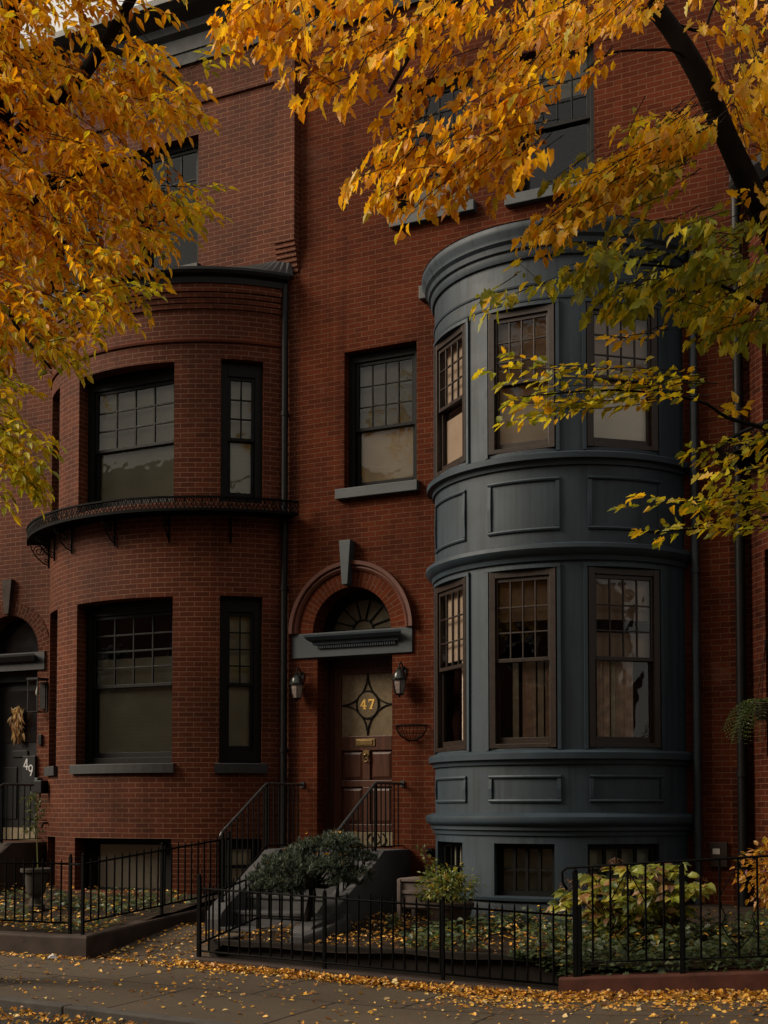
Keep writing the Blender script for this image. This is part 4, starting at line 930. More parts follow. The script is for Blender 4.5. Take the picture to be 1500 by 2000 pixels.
for j, x0 in enumerate((5.68, 6.70, 7.72, 8.74, 9.76)):
    for i in range(1, 6): x = x0 + 1.02 * i / 6; f.picket(x, -3.40, zc(x) + .12, zt(x) - .005, .011, .002)
    xm_ = x0 + .51; zz = zt(xm_) - .02
    for s in (-1, 1):
        m = MB(); m.tube([(xm_, -3.392, zz - .02), (xm_ + s * .10, -3.392, zz - .20), (xm_ + s * .17, -3.392, zz - .33), (xm_ + s * .155, -3.392, zz - .42), (xm_ + s * .12, -3.392, zz - .50), (xm_ + s * .155, -3.392, zz - .58), (xm_ + s * .10, -3.392, zz - .68), (xm_, -3.392, zz - .80)], .006, 6); m.build('wavy_ornament', IRON, f.root)
    f.rail([(x0, -3.40, zc(x0) + .13), (x0 + 1.02, -3.40, zc(x0 + 1.02) + .13)], .010)

# ------------------------------------------------------------------ things on the walls
def lantern(x, label, zc_=3.27):
    L_ = thing('wall_lantern', label, 'lantern', (x, 0, zc_))
    y = -.135; k = 6
    mb = MB(); mb.prism([(.04 * math.cos(a), .075 * math.sin(a)) for a in np.linspace(0, 2 * math.pi, 15)[:-1]], ((x, 0, zc_ + .12), (1, 0, 0), (0, -1, 0)), 0, .02)
    mb.tube([(x, -.02, zc_ + .14), (x, -.05, zc_ + .21), (x, -.10, zc_ + .235), (x, y, zc_ + .20), (x, y, zc_ + .16)], .010, 7); mb.build('wall_arm', BLACKP, L_, smooth=True, angle=R(40))
    mb = MB(); mb.lathe([(.012, .17), (.03, .155), (.022, .14), (.05, .125), (.082, .075), (.095, .028), (.106, .016), (.106, 0), (.07, 0)], (x, y, zc_), 14); mb.build('dome', plain('lantern_metal', (.03, .032, .03), .22, .2, 10, 40, .05, .6, metal=.6), L_, smooth=True, angle=R(40))
    mb = MB(); mb.lathe([(.085, 0), (.088, -.05), (.076, -.12), (.058, -.178)], (x, y, zc_), k); mb.build('lantern_glass', LAMPG, L_)
    mb = MB()
    for i in range(k):
        a = 2 * math.pi * i / k; mb.tube([(x + r * math.cos(a), y + r * math.sin(a), zc_ + z) for r, z in ((.089, 0), (.091, -.05), (.079, -.12), (.061, -.18))], .0055, 5)
    mb.lathe([(.064, -.182), (.05, -.195), (.012, -.205), (.008, -.225), (0.001, -.23)], (x, y, zc_), 8); mb.build('cage', BLACKP, L_)
lantern(.73, 'black carriage lantern on the brick left of the wooden door'); lantern(2.26, 'black carriage lantern on the brick right of the wooden door')
L_ = thing('wall_lantern', 'tall black box lantern with a clear bulb by the door numbered 49', 'lantern', (-3.72, -.1, 3.3)); mb = MB(); x0, x1, y0, y1, z0, z1 = -3.80, -3.60, -.28, -.06, 3.05, 3.52
for x in (x0, x1 - .015):
    for y in (y0, y1 - .015): mb.box(x, x + .015, y, y + .015, z0, z1)
mb.box(x0 - .01, x1 + .01, y0 - .01, y1 + .01, z1, z1 + .03); mb.box(x0, x1, y0, y1, z0 - .012, z0); mb.box(-3.75, -3.65, -.06, 0, 3.1, 3.5); mb.build('cage', BLACKP, L_)
mb = MB(); mb.quad((x0 + .005, y0 + .004, z0), (x1 - .005, y0 + .004, z0), (x1 - .005, y0 + .004, z1), (x0 + .005, y0 + .004, z1)); mb.quad((x1 - .004, y0, z0), (x1 - .004, y1, z0), (x1 - .004, y1, z1), (x1 - .004, y0, z1)); mb.build('lantern_glass', GLASS, L_)
mb = MB(); mb.lathe([(.012, .10), (.014, .06), (.026, .02), (.028, -.01), (.015, -.04), (.001, -.045)], (-3.70, -.17, 3.33), 10); mb.build('bulb', WHITEP, L_, smooth=True)
# wire basket
bk = thing('wire_basket', 'rusty half-round wire wall basket right of the wooden door', 'basket', (2.37, 0, 2.6)); mb = MB(); bx, bz = 2.37, 2.685
hc = lambda r, z, t: (bx - r * math.cos(t), -r * .85 * math.sin(t) - .005, z)
mb.tube([hc(.215, bz, t) for t in np.linspace(0, math.pi, 20)], .006, 6); mb.tube([(bx - .22, -.005, bz), (bx + .22, -.005, bz)], .006, 6); mb.tube([hc(.17, bz - .11, t) for t in np.linspace(0, math.pi, 16)], .004, 5); mb.tube([hc(.06, bz - .195, t) for t in np.linspace(0, math.pi, 10)], .005, 5); mb.tube([(bx - .06, -.005, bz - .195), (bx + .06, -.005, bz - .195)], .005, 5)
mb.build('frame', IRON, bk); mb = MB()
for t in np.linspace(0, math.pi, 13): mb.tube([hc(.215, bz, t), hc(.20, bz - .06, t), hc(.15, bz - .135, t), hc(.06, bz - .195, t)], .0042, 5)
mb.build('wire_rib', IRON, bk)
# meter box, tap on the brick bay
mt = thing('meter_box', 'grey and black meter box on the left flank of the brick bay', 'meter', (-3.45, -.4, 1.9)); mb = MB(); mb.box(-3.56, -3.50, -.38, -.26, 1.84, 2.06); mb.build('pale_case', STONEG, mt, bevel=.01); mb = MB(); mb.box(-3.498, -3.36, -.46, -.30, 1.83, 2.02); mb.build('dark_case', BLACKP, mt, bevel=.01); mb = MB(); mb.tube([(-3.40, -.44, 1.83), (-3.40, -.44, 1.62)], .014, 8); mb.build('conduit', BLACKP, mt)
mb = MB(); mb.tube([(-3.43, -.22, 1.40), (-3.42, -.34, 1.40), (-3.42, -.37, 1.33)], .016, 8); mb.lathe([(.035, 0), (.04, .01), (.001, .02)], (-3.42, -.31, 1.43), 8); tag(mb.build('garden_tap', IRON, smooth=True, angle=R(40)), 'small dark garden tap low on the brick bay beside the left stoop', 'tap')
mb = MB(); mb.box(2.60, 2.68, -.05, 0, 1.02, 1.10); mb.tube([(2.64, -.05, 1.06), (2.64, -.11, 1.05)], .02, 8); mb.tube([(2.68, -.02, 1.06), (2.74, -.03, .98)], .010, 6); tag(mb.build('hose_tap', BLACKP), 'small black tap on the brick beside the grey bay', 'tap')

# ------------------------------------------------------------------ foliage helpers
def vary(c, k=.18):
    f_ = 1 + random.uniform(-k, k); return (c[0] * f_, c[1] * f_ * random.uniform(.93, 1.07), c[2] * f_)
def add_leaf(mb, p, d, up, ln, wd, col, fold=.22, droop=.09):
    """folded six-point leaf"""
    d = d.normalized(); s = d.cross(up)
    s = s.normalized() if s.length > 1e-4 else Vector((1, 0, 0)); n = s.cross(d)
    i = len(mb.v)
    m1, m2 = p + d * ln * .34, p + d * ln * .70 - n * ln * droop * .35
    t = p + d * ln - n * ln * droop
    h = n * wd * fold
    mb.v += [tuple(p), tuple(m1 + s * wd * .5 + h), tuple(m2 + s * wd * .36 + h), tuple(t), tuple(m2 - s * wd * .36 + h), tuple(m1 - s * wd * .5 + h), tuple(m1), tuple(m2)]
    for f_ in ((0, 6, 1), (6, 7, 2, 1), (7, 3, 2), (0, 5, 6), (6, 5, 4, 7), (7, 4, 3)):
        mb.f.append(tuple(i + k for k in f_)); mb.mi.append(0); mb.uv += [(0, 0)] * len(f_)
    mb.col += [col] * 8
def add_lobed(mb, p, d, up, ln, wd, col, droop=.2):
    """a broad leaf with five pointed lobes"""
    d = d.normalized(); s = d.cross(up); s = s.normalized() if s.length > 1e-4 else Vector((1, 0, 0)); n = s.cross(d)
    out = [(0, 0), (-.10, .30), (.18, .26), (.22, .60), (.46, .30), (.60, .40), (1.0, 0), (.60, -.40), (.46, -.30), (.22, -.60), (.18, -.26), (-.10, -.30)]
    i = len(mb.v); c = p + d * ln * .35 - n * ln * .04
    mb.v.append(tuple(c))
    for a, b in out: mb.v.append(tuple(p + d * ln * a + s * wd * b - n * ln * (droop * a * a * .6 - .15 * abs(b))))
    k = len(out)
    for j in range(k): mb.f.append((i, i + 1 + j, i + 1 + (j + 1) % k)); mb.mi.append(0); mb.uv += [(0, 0)] * 3
    mb.col += [col] * (k + 1)
def rv(k=1.0): return Vector((random.gauss(0, k), random.gauss(0, k), random.gauss(0, k)))
UPV = Vector((0, 0, 1))
def compound(mb, p, d, n, ln, wd, colf, droop=.5, spread=1.0):
    """pinnate leaf: a drooping stalk with paired leaflets and one at the tip"""
    d = d.normalized(); step = ln * .62; q = p.copy(); side = d.cross(UPV); side = side.normalized() if side.length > 1e-3 else Vector((1, 0, 0))
    for i in range(n):
        d = (d + Vector((0, 0, -droop * .22)) + rv(.04)).normalized(); q = q + d * step
        if i == n - 1: add_leaf(mb, q, d, UPV + rv(.3), ln * random.uniform(.95, 1.25), wd, vary(colf(q)))
        else:
            for s in (-1, 1):
                dd = (d * .6 + side * s * spread + Vector((0, 0, -.35 * droop)) + rv(.16)).normalized()
                add_leaf(mb, q, dd, UPV + rv(.35), ln * random.uniform(.75, 1.15), wd * random.uniform(.85, 1.15), vary(colf(q)))
def new_leaves(): m = MB(); m.col = []; return m

# ------------------------------------------------------------------ two street trees
ORANGE, GOLDY, AMBER, BROWNL, YGREEN, GREENL = (.78, .40, .010), (.82, .52, .018), (.66, .29, .009), (.34, .12, .008), (.64, .55, .026), (.25, .28, .020)
def pix(p):
    v = p - CAM; z = v.dot(FW); return CX + F_PX * v.dot(RT) / z, CY - F_PX * v.dot(UP) / z
def inpoly(x, y, P):
    c = False; j = len(P) - 1
    for i in range(len(P)):
        if (P[i][1] > y) != (P[j][1] > y) and x < (P[j][0] - P[i][0]) * (y - P[i][1]) / (P[j][1] - P[i][1]) + P[i][0]: c = not c
        j = i
    return c
def pick(*opts):
    r_ = random.random() * sum(w for w, _ in opts)
    for w, c in opts:
        r_ -= w
        if r_ <= 0: return c
    return opts[-1][1]
def limb(parent, pts, r0, r1, name='branch', mat=None, wob=.0):
    P = [Vector(p) for p in pts]; Q = []
    for i in range(len(P) - 1):
        for k in range(4):
            t = k / 4; a, b, c, d = P[max(i - 1, 0)], P[i], P[i + 1], P[min(i + 2, len(P) - 1)]
            Q.append(.5 * ((2 * b) + (c - a) * t + (2 * a - 5 * b + 4 * c - d) * t * t + (3 * b - a - 3 * c + d) * t ** 3) + rv(wob))
    Q.append(P[-1]); m = MB(); n = len(Q); m.tube(Q, [(r0 + (r1 - r0) * (i / (n - 1)) ** .8) * (1 + .07 * mnoise.noise(Q[i] * 3)) for i in range(n)], 10)
    return m.build(name, mat or BARK, parent, smooth=True)
def spray(mb, tw, p, d, length, ncomp, n, ln, wd, colf, droop):
    """one twig with alternate compound leaves"""
    d = d.normalized(); q = p.copy(); pts = [q.copy()]; side = d.cross(UPV).normalized()
    for i in range(ncomp):
        d = (d + Vector((0, 0, -droop * .07)) + rv(.07)).normalized(); q = q + d * (length / ncomp); pts.append(q.copy())
        s = 1 if i % 2 else -1
        compound(mb, q, d * .75 + side * s * .8 + Vector((0, 0, -.25)) + rv(.15), n, ln, wd, colf, droop)
    compound(mb, q, d + rv(.1), n + 1, ln, wd, colf, droop)
    tw.tube(pts, [.0042 - .003 * i / len(pts) for i in range(len(pts))], 4)
def lobed_spray(mb, tw, p, d, length, nleaf, ln, colf, droop):
    d = d.normalized(); q = p.copy(); pts = [q.copy()]; side = d.cross(UPV).normalized()
    for i in range(nleaf):
        d = (d + Vector((0, 0, -droop * .05)) + rv(.06)).normalized(); q = q + d * (length / nleaf); pts.append(q.copy())
        for s in (-1, 1):
            a = (d * random.uniform(.1, .8) + side * s * random.uniform(.3, .9) + Vector((0, 0, -random.uniform(.25, .8) * droop)) + rv(.18)).normalized()
            b = q + a * ln * .45; sz = ln * random.uniform(.55, 1.2)
            upv = (side * random.uniform(-.4, .4) + UPV * .7 + d * random.uniform(-.2, .9) + rv(.3))
            (add_lobed(mb, b, a, upv, sz * 1.05, sz * random.uniform(.55, .75), vary(colf(q))) if random.random() < .55 else add_leaf(mb, b, a, upv, sz, sz * random.uniform(.45, .62), vary(colf(q)), random.uniform(.1, .4), random.uniform(-.1, .4)))
    add_lobed(mb, q, d + Vector((0, 0, -.5)), UPV + rv(.3), ln, ln * .8, vary(colf(q))); tw.tube(pts, [.0042 - .003 * i / len(pts) for i in range(len(pts))], 4)

LT = thing('street_tree', 'golden-leaved street tree at the left edge with drooping oval leaflets', 'tree', (.1, -5.85, gz(.1)))
RTREE = thing('street_tree', 'yellow and green street tree on the right with a thick dark slanting limb', 'tree', (8.9, -5.9, gz(8.9)))
# -- left tree
P = at_depth
lt0 = Vector((.1, -5.85, -.1))
fork = P(-110, 480, 11.3)
limb(LT, [lt0, Vector((.2, -5.85, 2.2)), fork + Vector((-.15, 0, -1.3)), fork, P(-30, 330, 11.2), P(5, 200, 11.1), P(20, 40, 11.0), P(25, -250, 11.0)], .20, .07, 'trunk')
limb(LT, [P(-30, 330, 11.2), P(60, 240, 11.0), P(150, 160, 10.8), P(200, 92, 10.7), P(262, -12, 10.6), P(330, -160, 10.5), P(420, -330, 10.6)], .075, .028)
limb(LT, [P(-40, 480, 11.3), P(20, 440, 11.0), P(70, 240 + 150, 10.7), P(180, 330, 10.4), P(300, 300, 10.2)], .045, .012)
limb(LT, [fork + Vector((-.05, 0, -.5)), P(0, 600, 11.0), P(40, 650, 10.7), P(100, 720, 10.4)], .035, .008)
limb(LT, [P(200, 92, 10.7), P(280, 120, 10.4), P(350, 170, 10.2)], .03, .008)
limb(LT, [fork, fork + Vector((-1.2, -.4, 1.2)), fork + Vector((-2.6, -.9, 2.2))], .08, .03)
crownL = new_leaves(); twL = MB()
polyL = [(-260, -260), (420, -260), (330, -30), (335, 60), (400, 115), (410, 175), (378, 245), (300, 250), (235, 262), (290, 320), (385, 345), (400, 420), (330, 465), (270, 500), (245, 530), (300, 560), (235, 595), (200, 635), (120, 680), (20, 690), (-60, 760), (-260, 800)]
hole = [(120, -60), (450, -60), (450, 60), (330, 75), (260, 75), (230, 130), (150, 90), (110, 10)]
def colL(p):
    x, y = pix(p); k = mnoise.noise(p * 1.3)
    g_ = max(0, min(1, (y - 380) / 380)) * .75 + max(0, (x - 250) / 250) * .35 + k * .35
    if random.random() < g_ * .55: return YGREEN if random.random() < .75 else GREENL
    return pick((2.8, ORANGE), (4.0, GOLDY), (1.2, AMBER), (.5 + max(0, -k) * 3, BROWNL), (.5, YGREEN))
cnt = 0
while cnt < 700:
    x, y = random.uniform(-260, 420), random.uniform(-260, 800)
    if not inpoly(x, y, polyL): continue
    if inpoly(x, y, hole) and random.random() < .86: continue
    if mnoise.noise(Vector((x * .012, y * .012, 4.2))) < -.36 and random.random() < .8: continue
    p = P(x, y, random.gauss(10.8, .55))
    a = random.uniform(-1.1, .5); d = RT * math.cos(a) * 1.0 - FW * random.uniform(-.6, .7) + UP * random.uniform(-.75, .15)
    sl = random.uniform(.3, .5); p = p - d.normalized() * sl * 1.15
    spray(crownL, twL, p, d, sl, random.randint(4, 6), random.randint(2, 4), random.uniform(.072, .112), random.uniform(.034, .050), colL, random.uniform(.6, 1.3)); cnt += 1
def colS(p): return pick((4, YGREEN), (1.4, GOLDY), (1.6, (.42, .42, .03)), (.8, GREENL))
for (a, b, dep_, k) in (((-60, 690, ), (60, 760), 9.9, 2), ((-80, 780), (135, 885), 9.7, 7), ((-60, 830), (95, 945), 9.6, 6), ((-60, 880), (50, 960), 9.7, 4), ((-60, 700), (50, 800), 9.8, 4), ((190, 560), (320, 548), 10.0, 2), ((330, 360), (430, 385), 10.0, 2), ((370, 120), (462, 82), 10.2, 2), ((220, 590), (190, 640), 10.1, 2), ((330, 380), (380, 430), 10.0, 2), ((60, 640), (160, 690), 10.0, 3)):
    for j in range(k):
        q0, q1 = P(a[0] + random.uniform(-18, 18), a[1] + random.uniform(-22, 22), dep_ + random.uniform(-.2, .2)), P(b[0] + random.uniform(-18, 10), b[1] + random.uniform(-26, 18), dep_ + random.uniform(-.2, .2))
        L_ = (q1 - q0).length; spray(crownL, twL, q0, q1 - q0, L_ * .8, max(3, int(L_ / .085)), 2, .085, .042, colS if b[1] > 500 or a[0] > 320 else colL, .5)
for i in range(90):      # the rest of the crown, left of and above the picture
    p = Vector((.6, -6.2, 7.6)) + Vector((random.gauss(-1.2, 1.7), random.gauss(0, 1.5), random.gauss(1.2, 1.3)))
    x, y = pix(p)
    if -300 < x < 1600 and -350 < y: continue
    spray(crownL, twL, p, rv(1) + Vector((0, 0, -.3)), .6, 5, 3, .10, .045, colL, .9)
crownL.absorb(twL, 1); crownL.build('crown', [LEAF, TWIG], LT)
# -- right tree
rt0 = Vector((8.9, -5.9, -.1))
limb(RTREE, [rt0, Vector((8.85, -5.85, 1.6)), P(1640, 780, 9.9), P(1560, 560, 9.85), P(1490, 420, 9.8), P(1420, 270, 9.75), P(1375, 165, 9.7), P(1320, 70, 9.7), P(1262, -10, 9.7), P(1180, -140, 9.7), P(1120, -320, 9.8)], .125, .058, 'trunk')
limb(RTREE, [P(1378, 175, 9.7), P(1330, 105, 9.65), P(1260, 98, 9.6), P(1190, 105, 9.5), P(1140, 140, 9.4)], .016, .005)
limb(RTREE, [P(1300, 40, 9.7), P(1370, 60, 9.8), P(1390, 20, 9.9), P(1420, -40, 10)], .016, .007)
limb(RTREE, [P(1640, 880, 9.8), P(1500, 838, 9.6), P(1420, 815, 9.5), P(1360, 782, 9.4), P(1200, 762, 9.3), P(1020, 775, 9.3)], .022, .004)
limb(RTREE, [P(1600, 640, 9.8), P(1480, 590, 9.6), P(1300, 520, 9.5), P(1100, 530, 9.4)], .022, .004)
limb(RTREE, [P(1640, 1020, 9.8), P(1500, 1010, 9.6), P(1380, 1030, 9.5), P(1280, 1040, 9.4)], .016, .004)
limb(RTREE, [P(1640, 960, 9.8), P(1520, 920, 9.6), P(1420, 930, 9.5)], .012, .004)
limb(RTREE, [P(1180, -140, 9.7), P(1000, -60, 9.4), P(850, 40, 9.2), P(760, 180, 9.0)], .05, .010)
limb(RTREE, [P(1120, -320, 9.8), P(800, -160, 9.4), P(600, -20, 9.2)], .05, .010)
limb(RTREE, [Vector((8.85, -5.85, 1.7)), Vector((9.6, -6.2, 3.6)), Vector((10.6, -6.5, 6.5)), Vector((11.2, -6.6, 8.5))], .11, .04)
crownR = new_leaves(); twR = MB()
def colRy(p):
    k = mnoise.noise(p * 1.6); return pick((3.2, ORANGE), (3.8, GOLDY), (1.2, AMBER), (.3 + max(0, -k) * 2.5, BROWNL), (.4, YGREEN))
def colRg(p): return pick((3.2, YGREEN), (1.0, (.44, .42, .03)), (1.2, GREENL), (1.4, GOLDY))
def colRd(p): return pick((1.8, YGREEN), (3, (.32, .34, .025)), (2.2, GREENL), (.4, GOLDY))
def colRyl(p): return pick((3, GOLDY), (1, ORANGE), (.4, YGREEN))
def colRs(p): return pick((3, YGREEN), (1.5, (.42, .43, .035)), (1.5, GOLDY), (1, GREENL))
def fill(poly, count, colf, depm, deps, dirv, ln=(.075, .116), gaps=-.2, nl=(3, 5)):
    xs = [p[0] for p in poly]; ys = [p[1] for p in poly]; c = 0; tries = 0
    while c < count and tries < 20000:
        tries += 1; x, y = random.uniform(min(xs), max(xs)), random.uniform(min(ys), max(ys))
        if not inpoly(x, y, poly): continue
        if mnoise.noise(Vector((x * .011, y * .016, 9.1))) < gaps and random.random() < .85: continue
        p = P(x, y, random.gauss(depm, deps)); d = RT * dirv[0] + UP * dirv[1] - FW * random.uniform(-.6, .6) + rv(.22); l_ = random.uniform(.25, .42)
        lobed_spray(crownR, twR, p - d.normalized() * l_ * .5, d, l_, random.randint(*nl), random.uniform(*ln), colf, random.uniform(.7, 1.2)); c += 1
fill([(430, -120), (1330, -120), (1290, 20), (1200, 70), (1180, 130), (1110, 100), (1090, 200), (1050, 250), (1070, 290), (1000, 320), (960, 340), (870, 375), (790, 375), (730, 380), (700, 340), (770, 320), (760, 270), (790, 150), (700, 190), (600, 165), (560, 110), (470, 60)], 345, colRy, 9.3, .5, (-.7, -.55), gaps=-.16)
fill([(690, 330), (790, 250), (1000, 260), (1060, 300), (960, 345), (830, 385), (740, 385)], 40, colRy, 9.2, .3, (-.7, -.55))
fill([(430, -30), (560, -30), (600, 60), (560, 90), (470, 50)], 26, colRy, 9.4, .3, (-.7, -.6))
fill([(1040, 430), (1100, 380), (1240, 280), (1330, 200), (1390, 230), (1300, 330), (1180, 400), (1090, 450)], 95, colRyl, 9.3, .3, (-.8, -.45))
fill([(1100, 330), (1230, 240), (1330, 190), (1400, 260), (1330, 370), (1240, 400), (1120, 370)], 62, colRg, 9.5, .3, (-.8, -.4))
fill([(1390, 120), (1560, 100), (1600, 420), (1500, 400), (1440, 230)], 75, colRyl, 9.8, .3, (.3, -.6), gaps=-.3)
fill([(1290, -60), (1600, -80), (1600, 120), (1500, 110), (1400, 90), (1330, 30)], 26, colRy, 10.0, .3, (.2, -.6))
fill([(960, 560), (1080, 510), (1240, 430), (1330, 410), (1520, 400), (1600, 640), (1500, 670), (1380, 640), (1340, 600), (1180, 580), (1080, 600), (1000, 590)], 92, colRd, 9.5, .3, (-.85, -.3), ln=(.10, .14), gaps=-.2)
fill([(1340, 500), (1600, 430), (1600, 700), (1480, 660), (1380, 640)], 34, colRg, 9.7, .3, (-.7, -.4))
for (a, b, dp, k, cf) in (((1390, 770), (940, 755), 9.3, 4, colRs), ((1370, 778), (985, 800), 9.25, 4, colRs), ((1300, 775), (1040, 822), 9.25, 4, colRs), ((1560, 860), (1350, 935), 9.4, 5, colRs), ((1540, 920), (1370, 985), 9.35, 4, colRs), ((1580, 985), (1225, 1045), 9.35, 4, colRs), ((1560, 1010), (1330, 1040), 9.35, 4, colRs), ((1560, 1040), (1390, 1055), 9.35, 3, colRs), ((1480, 590), (1380, 650), 9.3, 1, colRyl), ((1300, 655), (1200, 690), 9.25, 2, colRyl), ((1440, 600), (1360, 620), 9.3, 1, colRyl), ((1450, 820), (1400, 838), 9.45, 1, colRyl), ((1480, 440), (1420, 410), 9.4, 1, colRyl), ((1140, 420), (1075, 490), 9.3, 1, colRyl), ((560, 90), (600, 180), 9.3, 1, colRy)):
    for j in range(k):
        q0, q1 = P(a[0] + random.uniform(-20, 20), a[1] - 22 + random.uniform(-20, 20), dp + random.uniform(-.2, .2)), P(b[0] + random.uniform(-8, 45), b[1] - 32 + random.uniform(-16, 16), dp + random.uniform(-.2, .2)); L_ = (q1 - q0).length
        lobed_spray(crownR, twR, q0, q1 - q0, L_, max(3, int(L_ / .075)), .092, cf, .10)
for i in range(170):
    p = Vector((8.6, -6.0, 8.4)) + Vector((random.gauss(-.6, 2.4), random.gauss(0, 1.5), random.gauss(.9, 1.3))); x, y = pix(p)
    if -150 < x < 1650 and y > -140: continue
    lobed_spray(crownR, twR, p, rv(1) + Vector((0, 0, -.3)), .5, 5, .13, colRy, .9)
crownR.absorb(twR, 1); crownR.build('crown', [LEAF, TWIG], RTREE)

# ------------------------------------------------------------------ garden plants
def crown_plant(name, label, cat, loc, build):
    t = thing(name, label, cat, loc); build(t); return t
# cloud-pruned blue spruce on a short stem
sp = thing('blue_spruce', 'dwarf blue spruce with a flat bushy crown on a bare stem before the stoop', 'shrub', (2.17, -2.35, .1))
mb = MB(); mb.tube([(2.17, -2.36, .0), (2.15, -2.34, .35), (2.20, -2.30, .62), (2.16, -2.28, .85)], [.05, .045, .045, .03], 9); mb.build('trunk', BARK, sp, smooth=True)
needles = new_leaves(); heads = []
SPC = [(1.56, -2.28, 0.81, 0.216), (1.78, -2.33, 1.0, 0.216), (2.01, -2.43, 0.98, 0.259), (1.71, -2.43, 0.73, 0.194), (2.06, -2.43, 0.81, 0.259), (2.31, -2.38, 0.93, 0.292), (2.26, -2.23, 1.18, 0.259), (2.56, -2.28, 1.2, 0.238), (2.74, -2.23, 1.05, 0.216), (2.51, -2.43, 0.95, 0.259), (2.78, -2.33, 0.87, 0.194), (2.68, -2.48, 0.81, 0.173), (1.96, -2.13, 1.11, 0.194), (2.41, -2.08, 1.23, 0.194), (1.48, -2.23, 0.67, 0.14), (2.01, -2.48, 0.69, 0.151)]
tw = MB()
for cx_, cy_, cz_, r_ in SPC:
    tw.tube([(2.17, -2.30, .72), ((2.17 + cx_) / 2, (cy_ - 2.30) / 2, (cz_ + .68) / 2 - .03), (cx_, cy_, cz_)], [.02, .014, .006], 5)
    for i in range(int(150 * (r_ / .2) ** 2)):
        u = rv(1).normalized(); u.z = abs(u.z) * .85 - .28 if random.random() < .8 else u.z
        p = Vector((cx_, cy_, cz_)) + Vector((u.x, u.y, u.z * .62)) * r_ * random.uniform(.7, 1.02); ax = (u + Vector((0, 0, .35)) + rv(.3)).normalized()
        c0 = pick((3, (.070, .098, .084)), (2, (.042, .064, .054)), (1.2, (.11, .145, .125)), (.4, (.06, .055, .03)))
        for k in range(17):
            dd = (ax * random.uniform(.5, 1.1) + rv(.62)).normalized(); q = p + ax * random.uniform(-.02, .035)
            i0 = len(needles.v); s = dd.cross(UPV + rv(.2)).normalized() * .0066; ln = random.uniform(.03, .05)
            needles.v += [tuple(q - s), tuple(q + s), tuple(q + dd * ln)]; needles.f.append((i0, i0 + 1, i0 + 2)); needles.mi.append(0); needles.uv += [(0, 0)] * 3; needles.col += [vary(c0)] * 3
needles.build('needles', LEAF, sp); tw.build('branches', BARK, sp)
def litter_on(pts_fn, n, name, label=None, kind='stuff', size=(.026, .062), cols=None, tilt=.45):
    m = new_leaves()
    for i in range(n):
        p = pts_fn()
        if p is None: continue
        a = random.uniform(0, 6.28); d = Vector((math.cos(a), math.sin(a), random.gauss(0, tilt * .5))); up = Vector((random.gauss(0, tilt), random.gauss(0, tilt), 1))
        c = cols() if cols else pick((3, (.62, .32, .045)), (2.6, (.74, .44, .08)), (1.6, (.42, .19, .045)), (1.0, (.20, .085, .033)), (.9, (.66, .50, .22)))
        ln = random.uniform(*size)
        (add_lobed if random.random() < .4 else add_leaf)(m, p + Vector((0, 0, .008 + random.random() * .012)), d, up, ln, ln * random.uniform(.5, .8), vary(c, .25), *((.35, random.uniform(-.4, .4)) if False else ()))
    o = m.build(name, LITTER); return tag(o, kind=kind)
for k in range(26):
    c_ = random.choice(SPC); a = random.uniform(0, 6.28); rr = random.uniform(0, c_[3] * .8)
    add = Vector((c_[0] + rr * math.cos(a), c_[1] + rr * math.sin(a) - .03, c_[2] + c_[3] * .55)); SPC_LEAF = globals().setdefault('SPC_LEAF', []); SPC_LEAF.append(add)
litter_on(lambda: SPC_LEAF.pop() if SPC_LEAF else None, 26, 'fallen_leaves', cols=lambda: pick((2, (.6, .3, .03)), (1, (.5, .22, .06))))
# hydrangea with big oval leaves and dried flower heads
hy = thing('hydrangea', 'big-leaved yellowing hydrangea behind the right-hand railing', 'shrub', (6.1, -2.3, .2)); lv = new_leaves(); st = MB(); fl = new_leaves()
tips = []
for i in range(56):
    a = random.uniform(0, 6.28); rr = math.sqrt(random.random()); x, y = 5.95 + .78 * rr * math.cos(a), -2.35 + .5 * rr * math.sin(a); z = .42 + (.62 - .32 * rr * rr) * random.uniform(.6, 1.05) + (.10 if x > 6.2 else 0)
    b0 = Vector((6.0 + .25 * math.cos(a), -2.3 + .2 * math.sin(a), .2)); t_ = Vector((x, y, z)); mid = (b0 + t_) / 2 + Vector((0, 0, .08)); st.tube([b0, mid, t_], [.007, .006, .004], 5); tips.append(t_)
    for q, n_ in ((t_, 7), (mid, 6), (b0.lerp(mid, .5), 3)):
        for j in range(n_):
            b = random.uniform(0, 6.28); d = Vector((math.cos(b), math.sin(b), random.uniform(-.55, .25)))
            c = pick((3, (.29, .33, .045)), (2, (.42, .38, .055)), (1.2, (.10, .14, .035)), (.9, (.38, .22, .08)), (.4, (.16, .08, .04))); ln = random.uniform(.10, .175); add_leaf(lv, q + d * .03, d, UPV + rv(.35) + Vector((0, -.5, 0)), ln, ln * random.uniform(.6, .75), vary(c), .12, .3)
for t_ in random.sample(tips, 9):
    fl = new_leaves()
    for j in range(70):
        u = rv(1).normalized(); p = t_ + Vector((0, -.03, .05)) + Vector((u.x * .075, u.y * .075, u.z * .05)); add_leaf(fl, p, u + rv(.4), UPV + rv(.5), .022, .018, vary((.17, .085, .05)))
    fl.build('flower_head', LEAF, hy)
lv.build('leaves', LEAF, hy); st.build('stems', TWIG, hy)
